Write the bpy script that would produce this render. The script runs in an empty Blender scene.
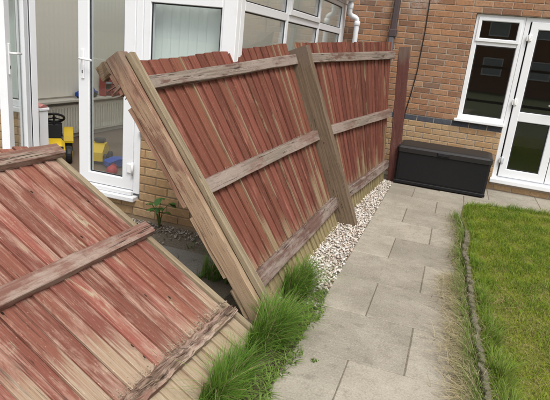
import bpy, bmesh, math, random
import numpy as np
from mathutils import Vector, Matrix

random.seed(7)
rng = np.random.default_rng(11)
R = math.radians
S = bpy.context.scene
C = S.collection

# ------------------------------------------------------------------ camera
CAM_F = 520.0 / 550.0          # focal length / picture width
pitch, roll, yaw = R(16.557), R(5.866), R(17.732)
CAM = Vector((0, 0, 1.55))
fwd = Vector((-math.sin(yaw) * math.cos(pitch), math.cos(yaw) * math.cos(pitch), -math.sin(pitch)))
rt0 = Vector((math.cos(yaw), math.sin(yaw), 0))
up0 = rt0.cross(fwd)
rt = rt0 * math.cos(roll) + up0 * math.sin(roll)
up = -rt0 * math.sin(roll) + up0 * math.cos(roll)
cd = bpy.data.cameras.new('camera')
cam = bpy.data.objects.new('camera', cd)
C.objects.link(cam)
cam.matrix_world = Matrix(((rt.x, up.x, -fwd.x, CAM.x), (rt.y, up.y, -fwd.y, CAM.y), (rt.z, up.z, -fwd.z, CAM.z), (0, 0, 0, 1)))
cd.sensor_fit = 'HORIZONTAL'
cd.sensor_width = 36
cd.lens = 36 * CAM_F
cd.clip_start = 0.05
cd.clip_end = 500
S.camera = cam

# ------------------------------------------------------------------ sky, sun, exposure
SUN_EL, SUN_AZ = R(58), R(140)      # azimuth clockwise from +Y
w = bpy.data.worlds.new('World')
S.world = w
w.use_nodes = True
nt = w.node_tree
bg = nt.nodes['Background']
sky = nt.nodes.new('ShaderNodeTexSky')
sky.sky_type = 'NISHITA'
sky.sun_disc = False
sky.sun_elevation = SUN_EL
sky.sun_rotation = SUN_AZ
sky.dust_density = 4.0
sky.air_density = 1.0
hs = nt.nodes.new('ShaderNodeHueSaturation')      # an overcast sky has little colour
hs.inputs['Saturation'].default_value = 0.12
nt.links.new(sky.outputs[0], hs.inputs['Color'])
nt.links.new(hs.outputs[0], bg.inputs['Color'])
bg.inputs['Strength'].default_value = 0.13
sd = bpy.data.lights.new('sun', 'SUN')
sd.energy = 1.4
sd.angle = R(22)
sd.color = (1.0, 0.97, 0.92)
sun = bpy.data.objects.new('sun', sd)
C.objects.link(sun)
to_sun = Vector((math.sin(SUN_AZ) * math.cos(SUN_EL), math.cos(SUN_AZ) * math.cos(SUN_EL), math.sin(SUN_EL)))
sun.rotation_euler = to_sun.to_track_quat('Z', 'Y').to_euler()
sun.location = (6, -6, 12)
S.view_settings.view_transform = 'Standard'
S.view_settings.look = 'None'
S.view_settings.exposure = 0.62
S.view_settings.gamma = 1.0
S.render.engine = 'CYCLES'
S.cycles.use_denoising = True
S.cycles.max_bounces = 6
S.cycles.diffuse_bounces = 3
S.cycles.transparent_max_bounces = 16

# ------------------------------------------------------------------ object helpers
MW = {}                              # world matrices of things and parts
def thing(name, label, cat, loc=(0, 0, 0), rotz=0.0, group=None):
    o = bpy.data.objects.new(name, None)
    o.empty_display_size = 0.1
    C.objects.link(o)
    o.location = loc
    o.rotation_euler = (0, 0, rotz)
    o['label'] = label
    o['category'] = cat
    if group: o['group'] = group
    MW[o] = Matrix.Translation(Vector(loc)) @ Matrix.Rotation(rotz, 4, 'Z')
    return o
def tag(o, label=None, cat=None, group=None, kind=None):
    if label: o['label'] = label
    if cat: o['category'] = cat
    if group: o['group'] = group
    if kind: o['kind'] = kind
    return o
def link(name, me, m=None, parent=None, loc=(0, 0, 0), rot=(0, 0, 0), scale=None):
    o = bpy.data.objects.new(name, me)
    C.objects.link(o)
    o.parent = parent
    o.location = loc
    o.rotation_euler = rot
    if scale: o.scale = scale
    if m and me and not me.materials: me.materials.append(m)
    MW[o] = (MW[parent] if parent else Matrix()) @ (Matrix.Translation(Vector(loc)) @ Matrix.Rotation(rot[2], 4, 'Z'))
    return o

class MB:
    """collects shapes; build() links them as one mesh object"""
    def __init__(s):
        s.v = []; s.f = []; s.uv = []; s.sm = []
    def face(s, idx, uvs=None, smooth=False):
        s.f.append(idx); s.uv.append(uvs or [(0, 0)] * len(idx)); s.sm.append(smooth)
    def box(s, x0, x1, y0, y1, z0, z1, fn=None):
        b = len(s.v)
        P = [(x, y, z) for z in (z0, z1) for y in (y0, y1) for x in (x0, x1)]
        if fn: P = [fn(*p) for p in P]
        s.v += [tuple(p) for p in P]
        for q in ((0, 2, 3, 1), (4, 5, 7, 6), (0, 1, 5, 4), (2, 6, 7, 3), (0, 4, 6, 2), (1, 3, 7, 5)):
            s.face([b + i for i in q])
        return s
    def bbox(s, x0, x1, y0, y1, z0, z1, r=0.004, fn=None):
        """box with chamfered edges"""
        bm = bmesh.new()
        bmesh.ops.create_cube(bm, size=1)
        for v in bm.verts:
            v.co = Vector(((x0 + x1) / 2 + v.co.x * (x1 - x0), (y0 + y1) / 2 + v.co.y * (y1 - y0), (z0 + z1) / 2 + v.co.z * (z1 - z0)))
        bmesh.ops.bevel(bm, geom=bm.edges[:], offset=r, segments=1, affect='EDGES', profile=0.5)
        b = len(s.v)
        s.v += [tuple(fn(*v.co)) if fn else tuple(v.co) for v in bm.verts]
        for f in bm.faces: s.face([b + v.index for v in f.verts])
        bm.free()
        return s
    def sweep(s, rings, vs, cap=True, smooth=False, closed=True):
        """rings: list of lists of points (same length); vs: v coordinate of each ring"""
        b = len(s.v); n = len(rings[0])
        for r in rings: s.v += [tuple(p) for p in r]
        us = [0.0]
        for i in range(n):
            us.append(us[-1] + (Vector(rings[0][(i + 1) % n]) - Vector(rings[0][i])).length)
        for k in range(len(rings) - 1):
            for i in range(n if closed else n - 1):
                j = (i + 1) % n
                s.face([b + k * n + i, b + k * n + j, b + (k + 1) * n + j, b + (k + 1) * n + i],
                       [(us[i], vs[k]), (us[i + 1], vs[k]), (us[i + 1], vs[k + 1]), (us[i], vs[k + 1])], smooth)
        if cap and closed:
            for k, o in ((0, -1), (len(rings) - 1, 1)):
                idx = [b + k * n + i for i in range(n)]
                if o < 0: idx = idx[::-1]
                s.face(idx, [(us[(i - b) % n], vs[k]) for i in idx])
        return s
    def tube(s, pts, r, n=10, smooth=True, cap=True):
        pts = [Vector(p) for p in pts]
        rs = r if isinstance(r, (list, tuple)) else [r] * len(pts)
        rings = []; vs = [0.0]
        ref = Vector((0, 0, 1))
        for i, p in enumerate(pts):
            d = (pts[min(i + 1, len(pts) - 1)] - pts[max(i - 1, 0)]).normalized()
            if abs(d.dot(ref)) > 0.95: ref = Vector((1, 0, 0)) if abs(d.x) < 0.9 else Vector((0, 1, 0))
            a = d.cross(ref).normalized(); c = d.cross(a)
            rings.append([p + (a * math.cos(t) + c * math.sin(t)) * rs[i] for t in [2 * math.pi * k / n for k in range(n)]])
            if i: vs.append(vs[-1] + (p - pts[i - 1]).length)
        return s.sweep(rings, vs, cap, smooth)
    def plank(s, p0, p1, side, nrm, w_, t_, seg=1, v0=0.0, jit=0.0, r=0.004, wend=None):
        """timber from p0 to p1; side = width direction, nrm = thickness direction; centred"""
        p0, p1, side, nrm = Vector(p0), Vector(p1), Vector(side).normalized(), Vector(nrm).normalized()
        L = (p1 - p0).length
        rings = []; vs = []
        for k in range(seg + 1):
            f = k / seg
            c = p0.lerp(p1, f)
            ww = w_ if wend is None else w_ + (wend - w_) * f
            a, b = ww / 2, t_ / 2
            prof = [(-a + r, -b), (a - r, -b), (a, -b + r), (a, b - r), (a - r, b), (-a + r, b), (-a, b - r), (-a, -b + r)]
            rings.append([c + side * (x + random.uniform(-jit, jit)) + nrm * (y + random.uniform(-jit, jit)) for x, y in prof])
            vs.append(v0 + f * L)
        return s.sweep(rings, vs)
    def lathe(s, prof, cx, cy, n=16, smooth=True, cap=True):
        rings = [[(cx + r * math.cos(2 * math.pi * k / n), cy + r * math.sin(2 * math.pi * k / n), z) for k in range(n)] for r, z in prof]
        return s.sweep(rings, [z for _, z in prof], cap, smooth)
    def ball(s, c, rx, ry=None, rz=None, nu=12, nv=8):
        ry = ry or rx; rz = rz or rx
        prof = []
        for k in range(nv + 1):
            t = math.pi * (k / nv)
            prof.append([(c[0] + max(math.sin(t), 0.02) * rx * math.cos(a), c[1] + max(math.sin(t), 0.02) * ry * math.sin(a), c[2] - math.cos(t) * rz) for a in [2 * math.pi * i / nu for i in range(nu)]])
        return s.sweep(prof, list(range(nv + 1)), True, True)
    def build(s, name, m, parent=None, world=False, kind=None, loc=None, fix=True):
        me = bpy.data.meshes.new(name)
        V = [Vector(p) for p in s.v]
        if world and parent:
            inv = MW[parent].inverted()
            V = [inv @ p for p in V]
        elif parent and parent.parent:      # sub-part given in its thing's frame
            top = parent.parent
            inv = MW[parent].inverted() @ MW[top]
            V = [inv @ p for p in V]
        if loc is None and V:         # origin in the middle of the piece
            lo = Vector((min(p.x for p in V), min(p.y for p in V), min(p.z for p in V)))
            hi = Vector((max(p.x for p in V), max(p.y for p in V), max(p.z for p in V)))
            loc = (lo + hi) / 2
        loc = Vector(loc)
        me.from_pydata([tuple(p - loc) for p in V], [], s.f)
        uvl = me.uv_layers.new(name='UVMap')
        flat = [c for q in s.uv for c in q]
        uvl.data.foreach_set('uv', [x for c in flat for x in c])
        me.polygons.foreach_set('use_smooth', s.sm)
        if fix:
            bm = bmesh.new(); bm.from_mesh(me)
            bmesh.ops.recalc_face_normals(bm, faces=bm.faces[:])
            bm.to_mesh(me); bm.free()
        me.update()
        o = link(name, me, m, parent, loc)
        if kind: o['kind'] = kind
        return o

# ------------------------------------------------------------------ material helpers
class NB:
    def __init__(s, name):
        s.m = bpy.data.materials.new(name); s.m.use_nodes = True
        s.t = s.m.node_tree; s.b = s.t.nodes['Principled BSDF']; s.out = s.t.nodes['Material Output']
        s.b.inputs['Roughness'].default_value = 0.8
        s.b.inputs['Specular IOR Level'].default_value = 0.3
    def n(s, typ, **kw):
        x = s.t.nodes.new('ShaderNode' + typ)
        for k, v in kw.items():
            if k.startswith('i_'):
                key = k[2:].replace('_', ' ')
                s.set(x.inputs[int(key)] if key.isdigit() else x.inputs[key], v)
            else: setattr(x, k, v)
        return x
    def set(s, inp, v):
        if isinstance(v, bpy.types.NodeSocket): s.t.links.new(v, inp)
        elif isinstance(v, bpy.types.Node): s.t.links.new(v.outputs[0], inp)
        else:
            if hasattr(inp.default_value, '__len__') and len(inp.default_value) == 4 and len(v) == 3: v = (*v, 1)
            inp.default_value = v
    def math(s, op, a, b=0.0, c=0.0, clamp=False):
        x = s.n('Math', operation=op, use_clamp=clamp)
        s.set(x.inputs[0], a); s.set(x.inputs[1], b)
        if op in ('MULTIPLY_ADD', 'SMOOTH_MIN'): s.set(x.inputs[2], c)
        return x.outputs[0]
    def step(s, v, lo, hi):
        x = s.n('MapRange', interpolation_type='SMOOTHSTEP')
        s.set(x.inputs['Value'], v); s.set(x.inputs['From Min'], lo); s.set(x.inputs['From Max'], hi)
        return x.outputs[0]
    def mix(s, f, a, b, mode='MIX'):
        x = s.n('Mix', data_type='RGBA', blend_type=mode)
        s.set(x.inputs[0], f); s.set(x.inputs[6], a); s.set(x.inputs[7], b)
        return x.outputs[2]
    def noise(s, vec, scale=1.0, detail=4, rough=0.55, dist=0.0):
        x = s.n('TexNoise')
        s.set(x.inputs['Vector'], vec); x.inputs['Scale'].default_value = scale
        x.inputs['Detail'].default_value = detail; x.inputs['Roughness'].default_value = rough; x.inputs['Distortion'].default_value = dist
        return x.outputs['Fac']
    def combine(s, x, y, z=0.0):
        c = s.n('CombineXYZ'); s.set(c.inputs[0], x); s.set(c.inputs[1], y); s.set(c.inputs[2], z)
        return c.outputs[0]
    def rand(s):
        o = s.n('ObjectInfo'); g = s.n('NewGeometry')
        return s.math('FRACT', s.math('ADD', o.outputs['Random'], g.outputs['Random Per Island']))
    def bump(s, h, strength=0.3, dist=0.01):
        b = s.n('Bump'); b.inputs['Strength'].default_value = strength; b.inputs['Distance'].default_value = dist
        s.set(b.inputs['Height'], h)
        s.t.links.new(b.outputs[0], s.b.inputs['Normal'])
    def done(s, col=None, rough=None):
        if col is not None: s.set(s.b.inputs['Base Color'], col)
        if rough is not None: s.set(s.b.inputs['Roughness'], rough)
        return s.m

def plain(name, col, rough=0.6, var=0.08, scale=12.0, spec=0.3, bump=0.0):
    n = NB(name)
    tc = n.n('TexCoord')
    f = n.noise(tc.outputs['Object'], scale, 5, 0.6)
    c = n.mix(f, tuple(x * (1 - var) for x in col), tuple(min(1, x * (1 + var)) for x in col))
    n.b.inputs['Specular IOR Level'].default_value = spec
    if bump: n.bump(f, bump, 0.005)
    r = n.math('ADD', n.math('MULTIPLY', f, 0.15), rough - 0.075)
    return n.done(c, r)

def wood(name, bareA, bareB, paint=None, faded=None, wear=(0.5, 0.65), bare=(0.66, 0.8), bottom=None, strip=0.0, green=0.0, knots=0.0, scr=0.5, rough=0.85, cracks=0.6, dark_top=None, under=None):
    n = NB(name)
    uv = n.n('UVMap', uv_map='UVMap').outputs[0]
    sp = n.n('SeparateXYZ'); n.set(sp.inputs[0], uv)
    u, v = sp.outputs[0], sp.outputs[1]
    r = n.n('ObjectInfo').outputs['Random']
    ro = n.math('MULTIPLY', r, 53.0)
    def vec(a, b, off=0.0): return n.combine(n.math('MULTIPLY', u, a), n.math('MULTIPLY', v, b), n.math('ADD', ro, off))
    grain = n.noise(vec(75, 2.2), 1, 6, 0.65, 0.4)
    fib = n.noise(vec(330, 5), 1, 3, 0.6)
    patch = n.noise(vec(17, 5.0, 3.1), 1, 9, 0.72, 0.6)
    soft = n.noise(vec(7, 1.5, 6.3), 1, 5, 0.6, 0.3)
    big = n.noise(vec(3, 0.9, 7.7), 1, 4, 0.55)
    col = n.mix(n.step(grain, 0.3, 0.7), bareA, bareB)
    col = n.mix(n.math('MULTIPLY', n.step(fib, 0.52, 0.7), 0.45), col, tuple(x * 0.45 for x in bareA))
    if paint:
        pc = n.mix(n.step(grain, 0.25, 0.75), paint[0], paint[1])
        pv = n.n('HueSaturation'); n.set(pv.inputs['Color'], pc)
        n.set(pv.inputs['Value'], n.math('ADD', n.math('MULTIPLY', r, 0.42), 0.76))
        n.set(pv.inputs['Hue'], n.math('ADD', n.math('MULTIPLY', n.math('FRACT', n.math('MULTIPLY', r, 7.3)), 0.010), 0.497))
        pc = pv.outputs[0]
        wv = n.math('ADD', patch, n.math('MULTIPLY', n.math('SUBTRACT', grain, 0.5), 0.45))
        wv = n.math('ADD', wv, n.math('MULTIPLY', n.math('SUBTRACT', n.math('FRACT', n.math('MULTIPLY', r, 3.7)), 0.5), 0.16))
        fd = n.mix(fib, faded, tuple(min(1, x * 1.35) for x in faded))
        pc = n.mix(n.math('MULTIPLY', n.step(n.math('ADD', n.math('MULTIPLY', wv, 0.5), n.math('MULTIPLY', soft, 0.5)), *wear), 0.8), pc, fd)
        m = n.step(n.math('ADD', wv, n.math('MULTIPLY', n.math('SUBTRACT', big, 0.5), 0.85)), *bare)
        scratch = n.math('MULTIPLY', n.step(fib, 0.6, 0.68), scr)
        m = n.math('MAXIMUM', m, n.math('MULTIPLY', scratch, n.step(patch, 0.42, 0.6)))
        if bottom is not None:
            bv = n.math('ADD', v, n.math('MULTIPLY', n.math('SUBTRACT', patch, 0.5), 0.35))
            bl = n.math('MULTIPLY', n.math('MAXIMUM', n.math('SUBTRACT', n.math('FRACT', n.math('MULTIPLY', r, 5.3)), 0.62), 0.0), 0.9)
            bv2 = n.math('SUBTRACT', n.math('ADD', bv, n.math('MULTIPLY', n.math('SUBTRACT', grain, 0.5), 0.5)), bl)
            m = n.math('MAXIMUM', m, n.step(bv, bottom + 0.05, bottom - 0.05))
            m = n.math('MAXIMUM', m, n.math('MULTIPLY', n.step(bv2, bottom + 0.10, bottom - 0.08), 0.8))
        if strip:
            th = n.math('MULTIPLY', n.math('SUBTRACT', n.math('FRACT', n.math('MULTIPLY', r, 11.7)), 0.80), strip)
            th = n.math('ADD', th, n.math('MULTIPLY', n.math('SUBTRACT', soft, 0.5), strip * 0.9))
            sm_ = n.step(n.math('SUBTRACT', th, n.math('MAXIMUM', u, 0.0)), 0.0, 0.003)
            m = n.math('MAXIMUM', m, n.math('MULTIPLY', sm_, 0.7))
        if under: m = n.math('MULTIPLY', m, n.step(u, under - 0.004, under + 0.004))
        col = n.mix(m, pc, col)
    if green:
        g = n.math('MULTIPLY', n.step(n.math('ADD', n.math('MULTIPLY', v, -1.6), big), 0.0, 0.55), green)
        col = n.mix(g, col, (0.20, 0.19, 0.06))
    if knots:
        vo = n.n('TexVoronoi', voronoi_dimensions='2D')
        n.set(vo.inputs['Vector'], n.combine(n.math('ADD', n.math('MULTIPLY', u, 8), ro), n.math('ADD', n.math('MULTIPLY', v, 5.5), n.math('MULTIPLY', ro, 1.7)))); vo.inputs['Scale'].default_value = 1.0
        sc_ = n.n('SeparateColor'); n.set(sc_.inputs[0], vo.outputs['Color'])
        pick = n.step(sc_.outputs[0], 0.85, 0.87)
        ring_ = n.math('MULTIPLY', n.step(vo.outputs['Distance'], 0.30, 0.10), 0.45)
        col = n.mix(n.math('MULTIPLY', n.math('MULTIPLY', ring_, pick), knots), col, (0.16, 0.075, 0.045))
        k = n.math('MULTIPLY', n.step(vo.outputs['Distance'], 0.062, 0.045), pick)
        col = n.mix(n.math('MULTIPLY', k, knots), col, (0.02, 0.013, 0.01))
    cn = n.noise(vec(26, 0.75, 9.1), 1, 3, 0.5)
    cm = n.step(n.math('ABSOLUTE', n.math('SUBTRACT', cn, 0.5)), 0.011, 0.003)
    cm = n.math('MULTIPLY', n.math('MULTIPLY', cm, n.step(big, 0.42, 0.52)), cracks)
    col = n.mix(cm, col, (0.03, 0.02, 0.014))
    if dark_top is not None:
        dt = n.step(n.math('ADD', v, n.math('MULTIPLY', n.math('SUBTRACT', soft, 0.5), 0.5)), dark_top - 0.08, dark_top + 0.12)
        col = n.mix(n.math('MULTIPLY', dt, 0.7), col, n.mix(grain, (0.10, 0.072, 0.055), (0.20, 0.155, 0.125)))
    spk = n.noise(vec(120, 34, 2.2), 1, 4, 0.75)
    col = n.mix(n.math('MULTIPLY', n.step(spk, 0.60, 0.74), 0.5), col, tuple(min(1, x * 1.5) for x in bareA))
    col = n.mix(n.math('MULTIPLY', n.step(spk, 0.42, 0.30), 0.5), col, tuple(x * 0.3 for x in bareB))
    d = n.noise(vec(14, 9, 5.5), 1, 5, 0.7)
    col = n.mix(n.math('MULTIPLY', n.step(d, 0.55, 0.8), 0.35), col, (0.09, 0.065, 0.05))
    n.bump(n.math('ADD', n.math('MULTIPLY', grain, 0.6), n.math('MULTIPLY', fib, 0.5)), 0.55, 0.004)
    n.b.inputs['Specular IOR Level'].default_value = 0.2
    return n.done(col, rough)

M = {}
RED = ((0.122, 0.038, 0.026), (0.198, 0.069, 0.047))
M['board'] = wood('red_stained_board', (0.34, 0.27, 0.17), (0.24, 0.17, 0.095), RED, (0.27, 0.115, 0.085), (0.52, 0.68), (0.83, 0.90), bottom=0.25, strip=0.05, green=0.4, knots=0.5, scr=0.4)
M['board_fallen'] = wood('faded_red_board', (0.45, 0.37, 0.275), (0.33, 0.235, 0.145), ((0.190, 0.064, 0.045), (0.268, 0.102, 0.075)), (0.41, 0.285, 0.22), (0.46, 0.66), (0.68, 0.76), bottom=0.27, strip=0.0, green=0.2, knots=1.0, scr=0.9)
M['board_edge'] = wood('bare_edge_board', (0.32, 0.26, 0.175), (0.20, 0.15, 0.095), green=0.15)
M['rail'] = wood('weathered_rail', (0.27, 0.225, 0.185), (0.165, 0.13, 0.105), ((0.13, 0.072, 0.056), (0.175, 0.11, 0.09)), (0.25, 0.205, 0.175), (0.42, 0.56), (0.50, 0.57), scr=1.0, cracks=1.0, under=0.036)
M['rail_fallen'] = wood('weathered_rail_fallen', (0.31, 0.245, 0.19), (0.20, 0.145, 0.11), ((0.145, 0.068, 0.052), (0.20, 0.115, 0.09)), (0.28, 0.22, 0.18), (0.42, 0.56), (0.52, 0.60), scr=1.0, cracks=1.0, under=0.036)
M['rotten'] = wood('rotten_rail', (0.29, 0.215, 0.155), (0.11, 0.065, 0.045), ((0.14, 0.065, 0.048), (0.21, 0.12, 0.09)), (0.36, 0.29, 0.23), (0.42, 0.56), (0.48, 0.56), scr=1.0, cracks=1.0)
M['post'] = wood('grey_brown_post', (0.195, 0.14, 0.093), (0.115, 0.08, 0.052), green=0.05, knots=0.6, cracks=1.0, dark_top=1.62)
M['post_pale'] = wood('pale_post', (0.39, 0.285, 0.19), (0.30, 0.20, 0.125), ((0.19, 0.10, 0.068), (0.26, 0.148, 0.104)), (0.33, 0.215, 0.15), (0.46, 0.60), (0.54, 0.64), bottom=0.80, green=0.12, knots=0.7, scr=0.5, cracks=0.45, dark_top=1.66)
M['post_red'] = wood('red_post', (0.25, 0.17, 0.13), (0.18, 0.11, 0.08), ((0.085, 0.032, 0.026), (0.12, 0.05, 0.04)), (0.19, 0.11, 0.09), (0.50, 0.66), (0.75, 0.85), scr=0.3, dark_top=1.5)
M['old_fence'] = wood('dark_fence', (0.15, 0.10, 0.075), (0.10, 0.065, 0.05))

def brick_mat(name, cols, stain=0.3, white=0.0):
    n = NB(name)
    r = n.rand()
    cr = n.n('ValToRGB'); n.set(cr.inputs[0], r)
    e = cr.color_ramp.elements
    while len(e) < len(cols): e.new(0.5)
    for i, c in enumerate(cols):
        e[i].position = i / (len(cols) - 1); e[i].color = (*c, 1)
    g = n.n('NewGeometry').outputs['Position']
    tx = n.noise(g, 38, 6, 0.65)
    fine = n.noise(g, 160, 3, 0.6)
    big = n.noise(g, 1.3, 4, 0.6)
    vein = n.noise(g, 14, 4, 0.6, 1.2)
    col = n.mix(n.math('MULTIPLY', n.step(tx, 0.35, 0.75), 0.5), cr.outputs[0], tuple(x * 0.55 for x in cols[0]))
    col = n.mix(n.math('MULTIPLY', n.step(vein, 0.55, 0.75), stain), col, tuple(min(1, x * 1.5) for x in cols[-1]))
    if white:
        wm = n.step(n.math('ADD', big, n.math('MULTIPLY', n.math('SUBTRACT', tx, 0.5), 0.5)), 0.55, 0.75)
        col = n.mix(n.math('MULTIPLY', wm, white), col, (0.52, 0.46, 0.41))
    n.bump(n.math('ADD', tx, n.math('MULTIPLY', fine, 0.5)), 0.5, 0.004)
    return n.done(col, 0.9)
M['brick'] = brick_mat('red_brick', [(0.22, 0.115, 0.07), (0.36, 0.185, 0.098), (0.41, 0.215, 0.112), (0.30, 0.155, 0.088), (0.43, 0.245, 0.14), (0.19, 0.115, 0.08)], white=0.55)
M['brick_buff'] = brick_mat('buff_brick', [(0.40, 0.26, 0.14), (0.46, 0.31, 0.17), (0.42, 0.26, 0.13), (0.36, 0.22, 0.11), (0.48, 0.34, 0.20)])
M['brick_blue'] = brick_mat('blue_brick', [(0.055, 0.06, 0.075), (0.09, 0.095, 0.11), (0.07, 0.075, 0.09)], 0.1)
M['brick_brown'] = brick_mat('brown_brick', [(0.15, 0.075, 0.05), (0.19, 0.095, 0.06), (0.22, 0.12, 0.08)])

def mortar_mat(name, col):
    n = NB(name)
    g = n.n('NewGeometry').outputs['Position']
    f = n.noise(g, 90, 4, 0.7); b = n.noise(g, 2, 4, 0.6)
    c = n.mix(f, tuple(x * 0.75 for x in col), tuple(x * 1.15 for x in col))
    c = n.mix(n.math('MULTIPLY', n.step(b, 0.4, 0.7), 0.35), c, tuple(x * 0.6 for x in col))
    n.bump(f, 0.4, 0.003)
    return n.done(c, 0.95)
M['mortar'] = mortar_mat('mortar', (0.42, 0.35, 0.28))
M['mortar_buff'] = mortar_mat('mortar_buff', (0.30, 0.22, 0.14))

def slab_mat(name, cA, cB, moss=0.0):
    n = NB(name)
    oi = n.n('ObjectInfo').outputs['Random']
    g = n.n('NewGeometry').outputs['Position']
    tc = n.n('TexCoord').outputs['Object']
    sc = n.n('VectorMath', operation='ADD'); n.set(sc.inputs[0], tc); n.set(sc.inputs[1], n.combine(n.math('MULTIPLY', oi, 31), n.math('MULTIPLY', oi, 17), n.math('MULTIPLY', oi, 5)))
    p = sc.outputs[0]
    a = n.noise(p, 3.2, 6, 0.6, 0.5)
    b = n.noise(p, 14, 5, 0.65)
    fine = n.noise(g, 240, 3, 0.7)
    wide = n.noise(g, 1.1, 4, 0.55)
    st = n.combine(1, 1, 1)
    mp = n.n('Mapping'); n.set(mp.inputs['Vector'], p); mp.inputs['Scale'].default_value = (5, 22, 5)
    riven = n.noise(mp.outputs[0], 1, 5, 0.6, 0.8)
    col = n.mix(n.step(a, 0.3, 0.7), cA, cB)
    col = n.mix(n.math('MULTIPLY', n.step(riven, 0.5, 0.75), 0.35), col, tuple(x * 1.25 for x in cB))
    col = n.mix(n.math('MULTIPLY', n.step(b, 0.5, 0.72), 0.55), col, tuple(x * 0.62 for x in cA))
    col = n.mix(n.math('MULTIPLY', n.step(wide, 0.42, 0.62), 0.5), col, tuple(x * 0.72 for x in cA))
    hv = n.n('HueSaturation'); n.set(hv.inputs['Color'], col)
    n.set(hv.inputs['Value'], n.math('ADD', n.math('MULTIPLY', oi, 0.24), 0.88))
    grit = n.noise(g, 95, 5, 0.75)
    col = n.mix(n.math('MULTIPLY', n.step(grit, 0.50, 0.68), 0.5), hv.outputs[0], tuple(x * 0.45 for x in cA))
    col = n.mix(n.math('MULTIPLY', n.step(grit, 0.48, 0.34), 0.4), col, tuple(min(1, x * 1.5) for x in cB))
    col = n.mix(n.math('MULTIPLY', n.step(fine, 0.5, 0.75), 0.35), col, tuple(x * 0.5 for x in cA))
    if moss:
        col = n.mix(n.math('MULTIPLY', n.step(wide, 0.5, 0.7), moss), col, (0.09, 0.09, 0.035))
    n.bump(n.math('ADD', n.math('MULTIPLY', riven, 1.0), n.math('MULTIPLY', fine, 0.35)), 0.35, 0.005)
    return n.done(col, 0.82)
M['slab'] = slab_mat('concrete_slab', (0.275, 0.245, 0.195), (0.36, 0.325, 0.265))
M['slab_dark'] = slab_mat('dark_slab', (0.31, 0.29, 0.255), (0.38, 0.36, 0.32), 0.15)

def soil_mat(name, cols, scale=30):
    n = NB(name)
    g = n.n('NewGeometry').outputs['Position']
    a = n.noise(g, scale, 6, 0.7); b = n.noise(g, 2.2, 4, 0.6)
    c = n.mix(n.step(a, 0.3, 0.7), cols[0], cols[1])
    c = n.mix(n.math('MULTIPLY', n.step(b, 0.4, 0.65), 0.7), c, cols[2])
    n.bump(a, 0.8, 0.02)
    return n.done(c, 0.95)
M['soil'] = soil_mat('soil', ((0.07, 0.05, 0.035), (0.14, 0.11, 0.075), (0.10, 0.085, 0.05)))
M['yard_dirt'] = soil_mat('yard_dirt', ((0.17, 0.14, 0.10), (0.32, 0.28, 0.22), (0.24, 0.20, 0.14)), 60)
M['thatch'] = soil_mat('thatch', ((0.20, 0.165, 0.10), (0.42, 0.35, 0.22), (0.24, 0.22, 0.10)), 60)
M['joint_sand'] = soil_mat('joint_sand', ((0.12, 0.10, 0.07), (0.27, 0.235, 0.185), (0.18, 0.165, 0.11)), 45)
M['lawn_soil'] = soil_mat('lawn_soil', ((0.12, 0.13, 0.02), (0.19, 0.175, 0.045), (0.13, 0.15, 0.018)))
M['gravel_bed'] = soil_mat('gravel_bed', ((0.26, 0.22, 0.18), (0.46, 0.42, 0.37), (0.34, 0.29, 0.24)), 70)
M['far_ground'] = soil_mat('far_ground', ((0.06, 0.075, 0.025), (0.10, 0.11, 0.04), (0.09, 0.085, 0.05)), 6)

def attr_mat(name, rough=0.7, trans=0.0, spec=0.25):
    n = NB(name)
    a = n.n('Attribute', attribute_name='Col').outputs['Color']
    n.b.inputs['Specular IOR Level'].default_value = spec
    n.set(n.b.inputs['Base Color'], a)
    n.b.inputs['Roughness'].default_value = rough
    if trans:
        t = n.n('BsdfTranslucent'); n.set(t.inputs['Color'], a)
        mx = n.n('MixShader'); mx.inputs[0].default_value = trans
        n.t.links.new(n.b.outputs[0], mx.inputs[1]); n.t.links.new(t.outputs[0], mx.inputs[2])
        n.t.links.new(mx.outputs[0], n.out.inputs[0])
    return n.m
M['blade'] = attr_mat('grass_blade', 0.55, 0.35)
M['pebble'] = attr_mat('pebble', 0.75)
M['leaf'] = plain('weed_leaf', (0.06, 0.15, 0.03), 0.5, 0.35, 40)
M['stem'] = plain('weed_stem', (0.09, 0.13, 0.035), 0.6, 0.2)

def upvc(name, col):
    n = NB(name)
    g = n.n('NewGeometry').outputs['Position']
    a = n.noise(g, 6, 5, 0.65); f = n.noise(g, 60, 3, 0.6)
    c = n.mix(n.math('MULTIPLY', n.step(n.math('ADD', a, n.math('MULTIPLY', n.math('SUBTRACT', f, 0.5), 0.3)), 0.5, 0.8), 0.25), col, tuple(x * 0.8 for x in (col[0], col[1] * 0.985, col[2] * 0.95)))
    n.b.inputs['Specular IOR Level'].default_value = 0.45
    return n.done(c, 0.38)
M['upvc'] = upvc('white_upvc', (0.80, 0.81, 0.83))
M['gasket'] = plain('black_gasket', (0.025, 0.026, 0.03), 0.6)
M['metal'] = plain('brushed_metal', (0.55, 0.56, 0.58), 0.35, 0.1)
M['white_metal'] = plain('white_handle', (0.8, 0.8, 0.8), 0.3, 0.04)
M['box_body'] = plain('charcoal_plastic', (0.010, 0.010, 0.011), 0.55, 0.25, 30, 0.25, 0.2)
M['box_lid'] = plain('charcoal_lid', (0.022, 0.020, 0.020), 0.5, 0.25, 30, 0.3, 0.2)
M['pipe_brown'] = plain('brown_pipe', (0.075, 0.055, 0.055), 0.5, 0.2)
M['pipe_grey'] = plain('grey_pipe', (0.14, 0.13, 0.14), 0.5, 0.2)
M['pipe_white'] = plain('white_pipe', (0.74, 0.75, 0.77), 0.4, 0.08)
M['cable'] = plain('black_cable', (0.015, 0.015, 0.016), 0.5)
M['room'] = plain('dark_room', (0.40, 0.41, 0.40), 0.9)
M['room_floor'] = plain('room_floor', (0.20, 0.18, 0.16), 0.6)
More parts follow.
